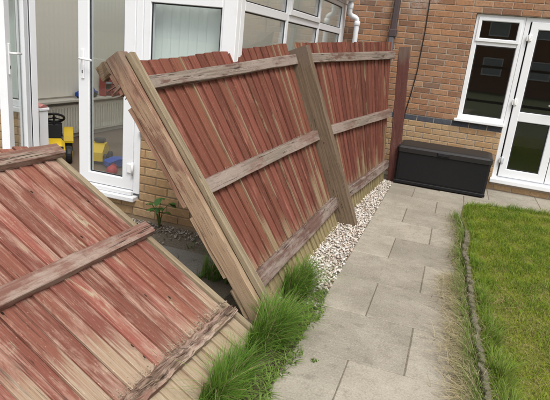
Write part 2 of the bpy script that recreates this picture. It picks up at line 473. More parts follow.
M['cream'] = plain('cream_paint', (0.74, 0.71, 0.62), 0.7, 0.05)
M['blind_cream'] = plain('cream_blind', (0.80, 0.77, 0.68), 0.8, 0.05)
M['blind_green'] = plain('pale_green_blind', (0.80, 0.85, 0.83), 0.8, 0.04, 3)
M['sill_in'] = plain('inner_sill', (0.62, 0.59, 0.52), 0.5, 0.05)
M['floor_in'] = plain('brown_floor', (0.17, 0.12, 0.085), 0.5, 0.2)
M['yellow'] = plain('yellow_plastic', (0.72, 0.48, 0.02), 0.4, 0.06)
M['black_plastic'] = plain('black_plastic', (0.018, 0.018, 0.02), 0.45, 0.2)
M['blue'] = plain('blue_plastic', (0.03, 0.09, 0.42), 0.4, 0.1)
M['red'] = plain('red_plastic', (0.42, 0.04, 0.05), 0.45, 0.1)
M['pink'] = plain('pink_cloth', (0.55, 0.24, 0.22), 0.9, 0.2)
M['grey_toy'] = plain('grey_toy', (0.25, 0.28, 0.36), 0.5, 0.2)
M['log'] = wood('mossy_log', (0.20, 0.18, 0.135), (0.10, 0.088, 0.058), green=0.15)
M['crumb'] = attr_mat('wood_crumb', 0.9)
M['far_pane'] = plain('far_pane', (0.42, 0.46, 0.48), 0.2, 0.2, 3)  # sky reflection put into the colour: light grey in place of clear glass
M['roof_tile'] = plain('roof_tile', (0.10, 0.07, 0.06), 0.9, 0.2)

def glass_mat(name, tint=(0.96, 0.98, 0.975), f0=0.09):
    n = NB(name)
    g = n.n('NewGeometry')
    d = n.n('VectorMath', operation='DOT_PRODUCT'); n.set(d.inputs[0], g.outputs['Incoming']); n.set(d.inputs[1], g.outputs['Normal'])
    c = n.math('SUBTRACT', 1.0, n.math('ABSOLUTE', d.outputs['Value']), clamp=True)
    F = n.math('MULTIPLY_ADD', n.math('POWER', c, 5.0), 1 - f0, f0)
    tr = n.n('BsdfTransparent'); n.set(tr.inputs['Color'], tint)
    gl = n.n('BsdfGlossy'); gl.inputs['Roughness'].default_value = 0.01
    mx = n.n('MixShader'); n.set(mx.inputs[0], F)
    n.t.links.new(tr.outputs[0], mx.inputs[1]); n.t.links.new(gl.outputs[0], mx.inputs[2])
    n.t.links.new(mx.outputs[0], n.out.inputs[0])
    return n.m
M['glass'] = glass_mat('window_glass')
def poly_mat():
    n = NB('polycarbonate')
    tr = n.n('BsdfTransparent'); n.set(tr.inputs['Color'], (0.85, 0.87, 0.87))
    tl = n.n('BsdfTranslucent'); n.set(tl.inputs['Color'], (0.8, 0.8, 0.8))
    mx = n.n('MixShader'); mx.inputs[0].default_value = 0.6
    n.t.links.new(tr.outputs[0], mx.inputs[1]); n.t.links.new(tl.outputs[0], mx.inputs[2])
    n.t.links.new(mx.outputs[0], n.out.inputs[0])
    return n.m
M['poly'] = poly_mat()
def brick_tex():
    n = NB('far_brick')
    tc = n.n('TexCoord').outputs['Object']
    sp = n.n('SeparateXYZ'); n.set(sp.inputs[0], tc)
    b = n.n('TexBrick')
    n.set(b.inputs['Vector'], n.combine(n.math('ADD', sp.outputs[0], sp.outputs[1]), sp.outputs[2]))
    b.inputs['Scale'].default_value = 1; b.inputs['Brick Width'].default_value = 0.225; b.inputs['Row Height'].default_value = 0.075
    b.inputs['Mortar Size'].default_value = 0.005
    b.inputs['Color1'].default_value = (0.30, 0.12, 0.065, 1); b.inputs['Color2'].default_value = (0.20, 0.09, 0.055, 1); b.inputs['Mortar'].default_value = (0.3, 0.25, 0.2, 1)
    return n.done(b.outputs['Color'], 0.9)
M['far_brick'] = brick_tex()

# numpy meshes (grass, gravel) with one colour attribute
def np_mesh(name, verts, tris, cols, m, smooth=False):
    me = bpy.data.meshes.new(name)
    nv, nf = len(verts), len(tris)
    me.vertices.add(nv); me.vertices.foreach_set('co', verts.astype(np.float32).ravel())
    me.loops.add(nf * 3); me.loops.foreach_set('vertex_index', tris.astype(np.int32).ravel())
    me.polygons.add(nf)
    me.polygons.foreach_set('loop_start', np.arange(0, nf * 3, 3, dtype=np.int32))
    me.polygons.foreach_set('loop_total', np.full(nf, 3, dtype=np.int32))
    if smooth: me.polygons.foreach_set('use_smooth', np.ones(nf, dtype=bool))
    a = me.color_attributes.new('Col', 'FLOAT_COLOR', 'POINT')
    a.data.foreach_set('color', np.concatenate([cols, np.ones((nv, 1))], 1).astype(np.float32).ravel())
    me.update(calc_edges=True)
    return link(name, me, m)
def blades(name, pos, h, wd, az, bend, col, tipcol=None, seg=3):
    """grass blades: pos (N,3), height, width, azimuth of lean, bend = tip offset / height"""
    N = len(pos)
    lean = np.stack([np.cos(az), np.sin(az), np.zeros(N)], 1)
    fa = az + np.pi / 2 + rng.uniform(-0.6, 0.6, N)
    side = np.stack([np.cos(fa), np.sin(fa), np.zeros(N)], 1)
    V = []; CC = []
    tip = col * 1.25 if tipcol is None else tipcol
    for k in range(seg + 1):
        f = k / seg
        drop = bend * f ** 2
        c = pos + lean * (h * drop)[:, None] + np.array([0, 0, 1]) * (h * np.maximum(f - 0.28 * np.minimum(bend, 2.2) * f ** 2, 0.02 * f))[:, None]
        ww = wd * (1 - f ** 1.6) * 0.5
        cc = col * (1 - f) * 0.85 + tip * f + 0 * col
        if k < seg:
            V += [c - side * ww[:, None], c + side * ww[:, None]]; CC += [cc, cc]
        else: V.append(c); CC.append(cc)
    nvb = 2 * seg + 1
    verts = np.stack(V, 1).reshape(-1, 3); cols = np.stack(CC, 1).reshape(-1, 3)
    t = []
    for k in range(seg - 1): t += [(2 * k, 2 * k + 1, 2 * k + 3), (2 * k, 2 * k + 3, 2 * k + 2)]
    t.append((2 * seg - 2, 2 * seg - 1, 2 * seg))
    tris = (np.arange(N) * nvb)[:, None, None] + np.array(t)[None]
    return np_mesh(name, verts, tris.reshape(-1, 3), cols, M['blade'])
PHI = (1 + 5 ** 0.5) / 2
ICO = np.array([(-1, PHI, 0), (1, PHI, 0), (-1, -PHI, 0), (1, -PHI, 0), (0, -1, PHI), (0, 1, PHI), (0, -1, -PHI), (0, 1, -PHI), (PHI, 0, -1), (PHI, 0, 1), (-PHI, 0, -1), (-PHI, 0, 1)]) / math.hypot(1, PHI)
ICOF = np.array([(0, 11, 5), (0, 5, 1), (0, 1, 7), (0, 7, 10), (0, 10, 11), (1, 5, 9), (5, 11, 4), (11, 10, 2), (10, 7, 6), (7, 1, 8), (3, 9, 4), (3, 4, 2), (3, 2, 6), (3, 6, 8), (3, 8, 9), (4, 9, 5), (2, 4, 11), (6, 2, 10), (8, 6, 7), (9, 8, 1)])
def stones(name, pos, size, cols, m, flat=0.65):
    N = len(pos)
    sc = size[:, None] * np.stack([rng.uniform(0.7, 1.3, N), rng.uniform(0.6, 1.1, N), rng.uniform(0.7, 1.1, N) * flat], 1)
    v = ICO[None] * rng.uniform(0.75, 1.2, (N, 12, 1)) * sc[:, None, :]
    a = rng.uniform(0, 6.28, N); ca, sa = np.cos(a)[:, None], np.sin(a)[:, None]
    tl = rng.normal(0, 0.35, N)[:, None]
    z = v[..., 2] + tl * v[..., 0]
    v = np.stack([v[..., 0] * ca - v[..., 1] * sa, v[..., 0] * sa + v[..., 1] * ca, z], -1) + pos[:, None, :]
    tris = (np.arange(N) * 12)[:, None, None] + ICOF[None]
    return np_mesh(name, v.reshape(-1, 3), tris.reshape(-1, 3), np.repeat(cols, 12, 0), m, smooth=False)
def fbm(x, y, s=1.0, seed=0):
    o = np.zeros_like(x)
    r = np.random.default_rng(seed)
    for k in range(5):
        a = r.uniform(0, 6.28, 3); ph = r.uniform(0, 6.28, 3)
        fr = s * 1.7 ** k
        for j in range(3): o += np.sin((x * np.cos(a[j]) + y * np.sin(a[j])) * fr + ph[j]) / (1.3 ** k) / 3
    return o / 2.2

def pix(p):
    d = Vector(p) - CAM
    z = d.dot(fwd)
    return (275 + 520 * d.dot(rt) / z, 200 - 520 * d.dot(up) / z) if z > 0.05 else (-9999, -9999)

# ================================================================== SETTING
def sheet(name, x0, x1, y0, y1, z, m, kind='structure', nx=1, ny=1, amp=0.0):
    b = MB()
    for j in range(ny + 1):
        for i in range(nx + 1):
            x = x0 + (x1 - x0) * i / nx; y = y0 + (y1 - y0) * j / ny
            b.v.append((x, y, z + (amp * math.sin(x * 5 + y * 3) * math.cos(y * 4.1 - x) if amp else 0)))
    for j in range(ny):
        for i in range(nx):
            a = j * (nx + 1) + i
            b.face([a, a + 1, a + nx + 2, a + nx + 1], None, True)
    o = b.build(name, m, loc=(0, 0, 0))
    o['kind'] = kind
    return o
sheet('ground', -150, 150, -150, 150, -0.06, M['far_ground'])
sheet('fence_bed', -1.15, -0.55, 0.2, 7.15, -0.022, M['soil'], nx=6, ny=70, amp=0.006)
sheet('gravel_bed', -1.0, -0.585, 2.95, 7.1, -0.014, M['gravel_bed'], nx=5, ny=40, amp=0.004)

# ---- path: running-bond concrete slabs, each a piece
path = sheet('path', -0.582, 0.62, 0.2, 6.7, -0.0055, M['joint_sand'])
patio = sheet('house_paving', -0.582, 3.6, 6.7, 7.28, -0.0055, M['joint_sand'])
def slab_mesh(w_, l_):
    b = MB().bbox(-w_ / 2, w_ / 2, -l_ / 2, l_ / 2, -0.05, 0, 0.005)
    me = bpy.data.meshes.new('slab'); me.from_pydata(b.v, [], b.f); me.materials.append(M['slab']); return me
slab_cache = {}
def slab(x0, x1, y0, y1, parent, m=None, z=0.0):
    g, gy = 0.0022, 0.0018
    k = (round(x1 - x0, 3), round(y1 - y0, 3), m)
    if k not in slab_cache:
        slab_cache[k] = slab_mesh(x1 - x0 - 2 * g, y1 - y0 - 2 * gy)
        if m: slab_cache[k].materials[0] = M[m]
    o = link('slab', slab_cache[k], None, parent, ((x0 + x1) / 2, (y0 + y1) / 2, z + random.uniform(-0.004, 0.002)),
             (random.gauss(0, 0.002), random.gauss(0, 0.002), random.gauss(0, 0.003)))
    return o
PW, PL, PX = 0.586, 0.527, -0.578
row = 1
y = 2.437 - 4 * PL
while y < 6.6:
    xs = [PX]
    x = PX + (PW if row % 2 else PW / 2)
    right = 0.60 if y < 5.95 else 3.5
    while x < right - 0.1:
        xs.append(x); x += PW
    xs.append(min(x, right))
    for a, c in zip(xs, xs[1:]): slab(a, c, y, min(y + PL, 7.25), path if y < 6.1 else patio)
    y += PL; row += 1
xs = [PX + k * PW for k in range(8)]
for a, c in zip(xs, xs[1:]): slab(a, c, y, 7.262, patio)

# ---- neighbour's yard
yard = sheet('neighbour_yard', -9, -1.12, -6, 3.95, -0.03, M['yard_dirt'], nx=16, ny=20, amp=0.005)
for i in range(7):
    for j in range(8):
        x0 = -1.42 - 0.6 * (i + 1); y0 = 3.30 - 0.6 * (j + 1)
        slab(x0, x0 + 0.6, y0, y0 + 0.6, yard, 'slab_dark', -0.008)

# ---- lawn
LOG = [(0.32, 5.02), (0.319, 4.82), (0.292, 4.41), (0.321, 4.05), (0.331, 3.59), (0.345, 3.2), (0.371, 2.84), (0.388, 2.57), (0.402, 2.33), (0.42, 1.9), (0.43, 1.2)]
lawn = MB()
edge = [(0.30, 6.12), (0.27, 5.6)] + [(a + 0.02, b_) for a, b_ in LOG]
for a, b_ in edge: lawn.v += [(a, b_, 0.012), (0.75, b_, 0.03), (1.6, b_, 0.03), (5.5, b_, 0.03)]
for k in range(len(edge) - 1):
    for j in range(3): lawn.face([4 * k + j, 4 * k + j + 1, 4 * k + j + 5, 4 * k + j + 4], None, True)
lawn_o = lawn.build('lawn', M['lawn_soil'], loc=(0, 0, 0)); lawn_o['kind'] = 'structure'
LFAR = [(0.30, 6.12), (0.6, 6.32), (0.95, 6.40), (1.3, 6.42), (3, 6.45), (5.5, 6.45)]
b = MB()
for a, c in LFAR: b.v += [(a, 6.12, 0.0125 if a < 0.5 else 0.0302), (a, c, 0.006)]
for k in range(len(LFAR) - 1): b.face([2 * k, 2 * k + 2, 2 * k + 3, 2 * k + 1], None, True)
b.build('lawn_edge', M['lawn_soil'], loc=(0, 0, 0))['kind'] = 'structure'
verge = MB()
for a, b_ in [(float(np.interp(-yy, [-q[1] for q in edge], [q[0] for q in edge])), yy) for yy in np.arange(5.05, 1.2, -0.06)]: verge.v += [(a + 0.01, b_, 0.022), (a - 0.05, b_, 0.016), (a - random.uniform(.09, .13) - (random.uniform(.0, .07) if b_ < 3.9 else 0), b_, 0.003)]
for k in range(len(verge.v) // 3 - 1):
    for j in range(2): verge.face([3 * k + j, 3 * k + j + 1, 3 * k + j + 4, 3 * k + j + 3], None, True)
verge.build('verge', M['thatch'], loc=(0, 0, 0))['kind'] = 'structure'

# ================================================================== BRICKWORK
BL, BH, CH = 0.215, 0.065, 0.075
brick_cache = {}
def brick_verts(L, h=BH, d=0.006, e=0.004):
    v = []
    for (ix, y) in ((0, 0.03), (0, -d + e), (e, -d)):
        v += [(-L / 2 + ix, y, -h / 2 + ix), (L / 2 - ix, y, -h / 2 + ix), (L / 2 - ix, y, h / 2 - ix), (-L / 2 + ix, y, h / 2 - ix)]
    f = [(8, 9, 10, 11), (3, 2, 1, 0)]
    for k in (0, 4):
        for i in range(4):
            j = (i + 1) % 4
            f.append((k + i, k + j, k + 4 + j, k + 4 + i))
    return v, f
def brick_mesh(L, m):
    k = (round(L, 3), m)
    if k not in brick_cache:
        me = bpy.data.meshes.new('brick'); v, f = brick_verts(L); me.from_pydata(v, [], f); me.materials.append(M[m]); brick_cache[k] = me
    return brick_cache[k]
def lay(x0, x1, c0, c1, openings=(), matf=lambda c: 'brick', phase=0.0):
    """list of (xa, xb, zmid, material) in stretcher bond, cut round openings (xa, xb, za, zb)"""
    out = []
    for c in range(c0, c1):
        z = c * CH + CH / 2
        x = x0 - 0.225 + ((0.1125 if c % 2 else 0) + phase) % 0.225
        while x < x1:
            segs = [(max(x, x0), min(x + BL, x1))]
            for (oa, ob, za, zb) in openings:
                if za < z < zb:
                    n2 = []
                    for a, b_ in segs:
                        if b_ <= oa or a >= ob: n2.append((a, b_)); continue
                        if a < oa: n2.append((a, oa))
                        if b_ > ob: n2.append((ob, b_))
                    segs = n2
            for a, b_ in segs:
                if b_ - a > 0.03: out.append((a, b_, z, matf(c)))
            x += 0.225
    return out
def place_bricks(lst, parent, score, limit=300, name='brick'):
    """the bricks that show largest become pieces, the rest one 'stuff' part per material"""
    lst = [(score(q), q) for q in lst]
    lst.sort(key=lambda t: -t[0])
    rest = {}
    for i, (sc, (a, b_, z, m)) in enumerate(lst):
        if i < limit and sc > 0:
            L = round((b_ - a) / 0.005) * 0.005
            link(name, brick_mesh(L, m), None, parent, ((a + b_) / 2, random.uniform(-0.0015, 0.0015), z + random.uniform(-.001, .001)), (0, random.gauss(0, 0.003), random.gauss(0, 0.004)))
        else: rest.setdefault(m, []).append((a, b_, z))
    for m, qs in rest.items():
        b = MB()
        for a, b_, z in qs:
            v, f = brick_verts(b_ - a); k = len(b.v)
            b.v += [((a + b_) / 2 + p[0], p[1], z + p[2]) for p in v]
            for q in f: b.face([k + i for i in q])
        b.build('brickwork', M[m], parent, kind='stuff', loc=(0, 0, 0))

# frame ring in a plane: fn(a, d, z) -> point ; a along the wall, d depth inwards (0 = outer face)
def ring(mb, fn, a0, a1, z0, z1, w_, d0, d1, e=0.008):
    ws = w_ if isinstance(w_, (tuple, list)) else (w_, w_, w_, w_)          # left, right, bottom, top
    l, r, bo, t = ws
    loops = [(0, 0, 0, 0, d1), (0, 0, 0, 0, d0 + e * 0.5), (e * .5, e * .5, e * .5, e * .5, d0), (l - e, r - e, bo - e, t - e, d0), (l, r, bo, t, d0 + e), (l, r, bo, t, d1)]
    b = len(mb.v)
    for (ll, rr, bb, tt, d) in loops:
        mb.v += [tuple(fn(a0 + ll, d, z0 + bb)), tuple(fn(a1 - rr, d, z0 + bb)), tuple(fn(a1 - rr, d, z1 - tt)), tuple(fn(a0 + ll, d, z1 - tt))]
    n = len(loops)
    for k in range(n):
        k2 = (k + 1) % n
        for i in range(4):
            j = (i + 1) % 4
            mb.face([b + 4 * k + i, b + 4 * k + j, b + 4 * k2 + j, b + 4 * k2 + i])
    return mb
def fbox(mb, fn, a0, a1, d0, d1, z0, z1, r=0.004):
    return mb.bbox(a0, a1, d0, d1, z0, z1, r, fn)
def pane(fn, a0, a1, z0, z1, d, parent, gask=True):
    p = MB().box(a0, a1, d, d + 0.006, z0, z1, fn).build('pane', M['glass'], parent)
    if gask:
        g = MB(); ring(g, fn, a0 - 0.006, a1 + 0.006, z0 - 0.006, z1 + 0.006, 0.012, d - 0.006, d - 0.001, 0.001)
        g.build('gasket', M['gasket'], parent)
    return p

# ================================================================== HOUSE
HO = (0.575, 7.299, 0.0); HA = R(-3.84)
house = thing('brick_house', 'orange-red brick house wall with blue brick band and buff base beyond the path', 'house', HO, HA)
OP = [(-0.535, 0.05, 0.825, 2.175), (0.045, 1.30, 0.10, 2.175)]
b = MB()
b.box(-9, -0.535, 0, 0.25, -0.1, 5.2); b.box(1.30, 7, 0, 0.25, -0.1, 5.2)
b.box(-0.535, 1.30, 0, 0.25, 2.175, 5.2); b.box(-0.535, 0.048, 0, 0.25, -0.1, 0.822); b.box(0.048, 1.30, 0, 0.25, -0.1, 0.10)
b.build('wall', M['mortar'], house, loc=(0, 0, 0))
def hmat(c): return 'brick_blue' if c == 10 else ('brick_buff' if c < 10 else 'brick')
def hscore(q):
    a, b_, z, m = q
    p = MW[house] @ Vector(((a + b_) / 2, 0, z)); x, y = pix(p)
    if not (-8 < x < 558 and -4 < y < 404): return 0
    if p.x < -0.72 and z < 1.45 and p.x > -2.2: return 0.0     # behind the leaning fence
    if p.x < -1.68: return 0
    if -0.62 < p.x < 0.55 and z < 0.42: return 0               # behind the storage box
    return (b_ - a)
place_bricks(lay(-5.6, 4.2, 0, 44, OP, hmat, 0.07), house, hscore, 300)
# upper storey too far up to tell bricks apart from here
MB().box(-9, 7, -0.004, 0.0, 3.31, 5.2).build('upper_wall', M['far_brick'], house)
MB().box(-9, -5.65, -0.004, 0, 0, 3.3).box(4.25, 7, -0.004, 0, 0, 3.3).build('side_wall', M['far_brick'], house)
# plastered inside the conservatory
MB().box(-5.2, -2.235, -0.03, -0.0095, 0.0, 2.9).build('plastered_wall', M['cream'], house)
# dark room behind the glass
b = MB(); b.box(-2.2, -2.1, 0.251, 4, 0.05, 2.5).box(2.5, 2.6, 0.251, 4, 0.05, 2.5).box(-2.2, 2.6, 4, 4.1, 0.05, 2.5).box(-2.2, 2.6, 0.251, 4.1, 2.5, 2.6)
b.build('room', M['room'], house, loc=(0, 0, 0))
MB().box(-2.2, 2.6, 0.251, 4.1, -0.05, 0.1).build('room_floor', M['room_floor'], house)
hf = lambda a, d, z: Vector((a, d + 0.035, z))          # frames sit 35 mm behind the brick face
# window
b = MB(); ring(b, hf, -0.530, 0.045, 0.86, 2.172, (0.06, 0.045, 0.06, 0.055), 0, 0.07)
fbox(b, hf, -0.47, 0.0, 0.004, 0.066, 1.80, 1.865)
win = b.build('window', M['upvc'], house)
b = MB(); ring(b, hf, -0.495, 0.018, 1.845, 2.135, 0.042, -0.014, 0.05); b.build('top_light', M['upvc'], win, world=False)
pane(hf, -0.452, -0.026, 1.888, 2.092, 0.012, win)
pane(hf, -0.464, -0.004, 0.926, 1.794, 0.016, win)
MB().bbox(-0.56, 0.06, -0.055, 0.08, 0.826, 0.862, 0.006).build('sill', M['upvc'], win)
# french doors: frame, two leaves
b = MB(); ring(b, hf, 0.047, 1.298, 0.135, 2.172, (0.055, 0.055, 0.05, 0.055), -0.002, 0.07)
df = b.build('door_frame', M['upvc'], house)
MB().bbox(0.03, 1.31, -0.07, 0.09, 0.105, 0.160, 0.006).build('threshold', M['upvc'], df)
def hdoor(a0, a1, hinge_left):
    b = MB()
    ring(b, hf, a0, a1, 0.188, 2.12, (0.088, 0.088, 0.105, 0.09), -0.016, 0.05)
    fbox(b, hf, a0 + 0.08, a1 - 0.08, -0.012, 0.045, 0.92, 1.04, 0.006)
    d = b.build('door', M['upvc'], house)
    pane(hf, a0 + 0.094, a1 - 0.094, 1.046, 2.024, 0.008, d)
    pane(hf, a0 + 0.094, a1 - 0.094, 0.299, 0.914, 0.008, d)
    hx = a0 + 0.004 if hinge_left else a1 - 0.004
    for z in (0.40, 1.15, 1.93):
        h = MB(); fbox(h, hf, hx - 0.03, hx + 0.03, -0.03, -0.0165, z - 0.035, z + 0.035, 0.004)
        h.tube([hf(hx, -0.032, z - 0.05), hf(hx, -0.032, z + 0.05)], 0.009, 8)
        h.build('hinge', M['white_metal'] if z > 0.5 else M['metal'], d)
    kx = a1 - 0.04 if hinge_left else a0 + 0.04
    sg = -1 if hinge_left else 1
    h = MB(); fbox(h, hf, kx - 0.014, kx + 0.014, -0.027, -0.0165, 1.02, 1.24, 0.004)
    h.tube([hf(kx, -0.027, 1.16), hf(kx, -0.06, 1.16), hf(kx + sg * 0.02, -0.066, 1.16), hf(kx + sg * 0.12, -0.066, 1.158)], 0.009, 8)
    h.build('handle', M['white_metal'], d)
hdoor(0.118, 0.668, True); hdoor(0.676, 1.226, False)
# brown downpipe, cable, both fixed to the wall
b = MB().bbox(-1.567, -1.493, -0.085, -0.012, 1.86, 5.0, 0.012); dp = b.build('downpipe', M['pipe_brown'], house)
MB().bbox(-1.578, -1.482, -0.092, -0.008, 1.80, 1.90, 0.01).build('pipe_socket', M['pipe_brown'], dp)
MB().bbox(-1.572, -1.502, -0.084, -0.012, 0.05, 1.81, 0.012).build('lower_pipe', M['pipe_grey'], dp)
b = MB(); b.tube([(-1.118, -0.016, 3.4), (-1.128, -0.016, 2.3), (-1.122, -0.016, 1.9), (-1.135, -0.016, 1.4), (-1.165, -0.016, 1.1), (-1.20, -0.016, 0.85), (-1.22, -0.016, 0.4), (-1.23, -0.016, 0.02)], 0.0065, 6)
b.build('cable', M['cable'], house)
# roof edge, far above the picture
b = MB(); b.sweep([[(-9, -0.35, 5.2), (-9, -0.35, 5.3), (-9, 4.5, 7.6), (-9, 9.0, 5.3), (-9, 9.0, 5.2)], [(7, -0.35, 5.2), (7, -0.35, 5.3), (7, 4.5, 7.6), (7, 9, 5.3), (7, 9, 5.2)]], [0, 16]).build('roof', M['roof_tile'], house)

# ================================================================== CONSERVATORY
CX, CY, XW = -1.63, 3.73, -4.58
cons = thing('conservatory', 'white framed conservatory on buff brick behind the leaning fence', 'conservatory', (CX, CY, 0))
loc_ = lambda x, y, z: Vector((x - CX, y - CY, z))
F = lambda a, d, z: loc_(a, CY + d, z)                # front, a = world x
G = lambda a, d, z: loc_(CX - d, a, z)                # fence side, a = world y
Wt = lambda a, d, z: loc_(XW - 0.2 + d, a, z)         # far side
YB = 7.43
# dwarf walls
b = MB(); b.box(-2.424 - CX, 0, 0.0, 0.2, -0.05, 0.74); b.box(-3.66 - CX, -2.424 - CX, 0.0, 0.2, -0.05, 0.13); b.box(XW - 0.2 - CX, -3.66 - CX, 0.0, 0.2, -0.05, 0.74)
dw = b.build('dwarf_wall', M['mortar_buff'], cons, loc=(0, 0, 0))
qs = lay(XW - 0.2 - CX, 0, 0, 10, [(-3.66 - CX, -2.422 - CX, 0.14, 2)], lambda c: 'brick_buff', 0.05)
def cscore(q):
    p = MW[cons] @ Vector(((q[0] + q[1]) / 2, 0, q[2])); x, y = pix(p)
    return 1 if -10 < x < 235 and -5 < y < 405 else 0
place_bricks([(a, b_, z, m) for a, b_, z, m in qs if not (z > 0.13 and -3.66 - CX < (a + b_) / 2 < -2.424 - CX)], dw, cscore, 300)
sw = MB().box(-0.2, -0.001, 0.2, YB - CY, -0.05, 0.74).build('dwarf_wall', M['mortar_buff'], cons, loc=(0, 0, 0))
b = MB()
for a, b_, z, m in lay(0.01, YB - CY, 0, 10, (), lambda c: 'brick_buff', 0.1):
    v, f = brick_verts(b_ - a); k = len(b.v)
    b.v += [(-p[1], (a + b_) / 2 + p[0], z + p[2]) for p in v]
    for q in f: b.face([k + i for i in q])
b.build('brickwork', M['brick_buff'], sw, kind='stuff', loc=(0, 0, 0))
MB().box(XW - 0.2 - CX, XW - CX, 0.2, YB + 0.2 - CY, -0.05, 0.62).build('inner_wall', M['cream'], cons)
MB().box(XW - CX, -0.2, 0.2, YB - CY, 0.0, 0.15).build('floor', M['floor_in'], cons)
# sills
MB().bbox(-2.424 - CX, 0.03, -0.035, 0.16, 0.742, 0.785, 0.006).build('sill', M['upvc'], cons)
MB().bbox(XW - 0.2 - CX, -3.66 - CX, -0.035, 0.16, 0.742, 0.785, 0.006).build('sill', M['upvc'], cons)
MB().bbox(-0.16, 0.034, 0.162, YB - CY, 0.742, 0.785, 0.006).build('sill', M['upvc'], cons)
MB().bbox(XW - 0.2 - CX, XW + 0.125 - CX, 0.165, YB + 0.2 - CY, 0.621, 0.655, 0.006).build('inner_sill', M['sill_in'], cons)
# posts
b = MB(); fbox(b, F, -1.742, CX, 0, 0.07, 0.786, 2.16); b.build('corner_post', M['upvc'], cons)
b = MB(); fbox(b, G, CY + 0.071, CY + 0.125, 0, 0.07, 0.786, 2.16); b.build('corner_post', M['upvc'], cons)
b = MB(); fbox(b, F, -3.66, -3.545, -0.004, 0.07, 0.20, 2.16); b.build('door_post', M['upvc'], cons)
b = MB(); fbox(b, F, -3.553, -3.547, -0.012, -0.0045, 0.21, 2.15, 0.001); b.build('door_seal', M['gasket'], cons)
b = MB(); fbox(b, F, -2.487, -2.425, -0.004, 0.07, 0.20, 2.16); b.build('door_post', M['upvc'], cons)
b = MB(); fbox(b, F, XW - 0.2, CX + 0.02, -0.01, 0.08, 2.162, 2.26); fbox(b, G, CY + 0.081, YB, -0.01, 0.08, 2.162, 2.24); b.build('eaves_beam', M['upvc'], cons)
def cwin(fn, a0, a1, opener=False, wl=0.05, wr=0.05):
    b = MB(); ring(b, fn, a0, a1, 0.787, 2.16, (wl, wr, 0.06, 0.05), 0.004, 0.066)
    fbox(b, fn, a0 + wl - 0.006, a1 - wr + 0.006, 0.002, 0.064, 1.772, 1.842)
    wo = b.build('window', M['upvc'], cons)
    pane(fn, a0 + wl + 0.004, a1 - wr - 0.004, 0.853, 1.768, 0.022, wo)
    if opener:
        b = MB(); ring(b, fn, a0 + 0.022, a1 - 0.022, 1.832, 2.14, 0.055, -0.014, 0.05); b.build('top_light', M['upvc'], wo)
        pane(fn, a0 + 0.085, a1 - 0.085, 1.895, 2.075, 0.012, wo)
    else: pane(fn, a0 + wl + 0.004, a1 - wr - 0.004, 1.846, 2.106, 0.022, wo)
    return wo
cwin(F, -2.424, -1.743, wl=0.065, wr=0.016)
cwin(F, XW - 0.19, -3.661)
MU = [CY + 0.126, 4.93, 6.08, YB - 0.19]
for k in range(3): cwin(G, MU[k] + (0.002 if k else 0), MU[k + 1], k == 1, 0.035, 0.035)
b = MB(); fbox(b, G, MU[3] + 0.002, YB, 0.0, 0.07, 0.786, 2.16); b.build('wall_post', M['upvc'], cons)
for k in range(3): cwin(Wt, 3.95 + 1.2 * k, 3.95 + 1.2 * k + 1.198)
# doors
MB().bbox(-3.67 - CX, -2.45 - CX, -0.06, 0.12, 0.131, 0.178, 0.008).build('threshold', M['upvc'], cons)
MB().bbox(-3.54 - CX, -2.488 - CX, -0.035, 0.1, 0.179, 0.222, 0.008).build('door_sill', M['upvc'], cons)
def cdoor(fn, wdt, hinge_out=True, inside_handle=False):
    """leaf from a = 0 (free edge) to a = wdt (hinge edge)"""
    b = MB(); ring(b, fn, 0, wdt, 0.228, 2.145, (0.106, 0.108, 0.095, 0.1), 0, 0.062)
    d = b.build('door', M['upvc'], cons)
    pane(fn, 0.111, wdt - 0.113, 0.328, 2.04, 0.026, d)
    sg = 1
    dd, s2 = (0.0625, 1) if inside_handle else (0, -1)
    h = MB(); fbox(h, fn, 0.036, 0.066, min(dd, dd + s2 * 0.011), max(dd, dd + s2 * 0.011), 1.12, 1.36, 0.004)
    h.tube([fn(0.05, dd + s2 * 0.01, 1.285), fn(0.05, dd + s2 * 0.05, 1.285), fn(0.07, dd + s2 * 0.056, 1.285), fn(0.175, dd + s2 * 0.056, 1.28)], 0.009, 8)
    h.build('handle', M['white_metal'], d)
    k = MB(); fbox(k, fn, 0.046, 0.054, min(dd + s2 * 0.0112, dd + s2 * 0.014), max(dd + s2 * 0.0112, dd + s2 * 0.014), 1.165, 1.19, 0.001); k.build('keyhole', M['gasket'], d)
    for z in (0.42, 1.15, 1.9):
        h = MB(); fbox(h, fn, wdt - 0.05, wdt + 0.0, -0.016, -0.0005, z - 0.04, z + 0.04, 0.004)
        h.tube([fn(wdt + 0.006, -0.016, z - 0.055), fn(wdt + 0.006, -0.016, z + 0.055)], 0.011, 8)
        h.build('hinge', M['white_metal'], d)
    return d
cdoor(lambda a, d, z: loc_(-3.040 + a, CY - 0.012 + d, z), 0.552)
th = R(63); hx, hy = -3.63, CY - 0.02; dx, dy = math.cos(th), -math.sin(th); LW = 0.56
# left leaf swung out: free edge at the far end of the swing; outer face turned away
cdoor(lambda a, d, z: loc_(hx + dx * (LW - a) - dy * d, hy + dy * (LW - a) + dx * d, z), LW, True, True)
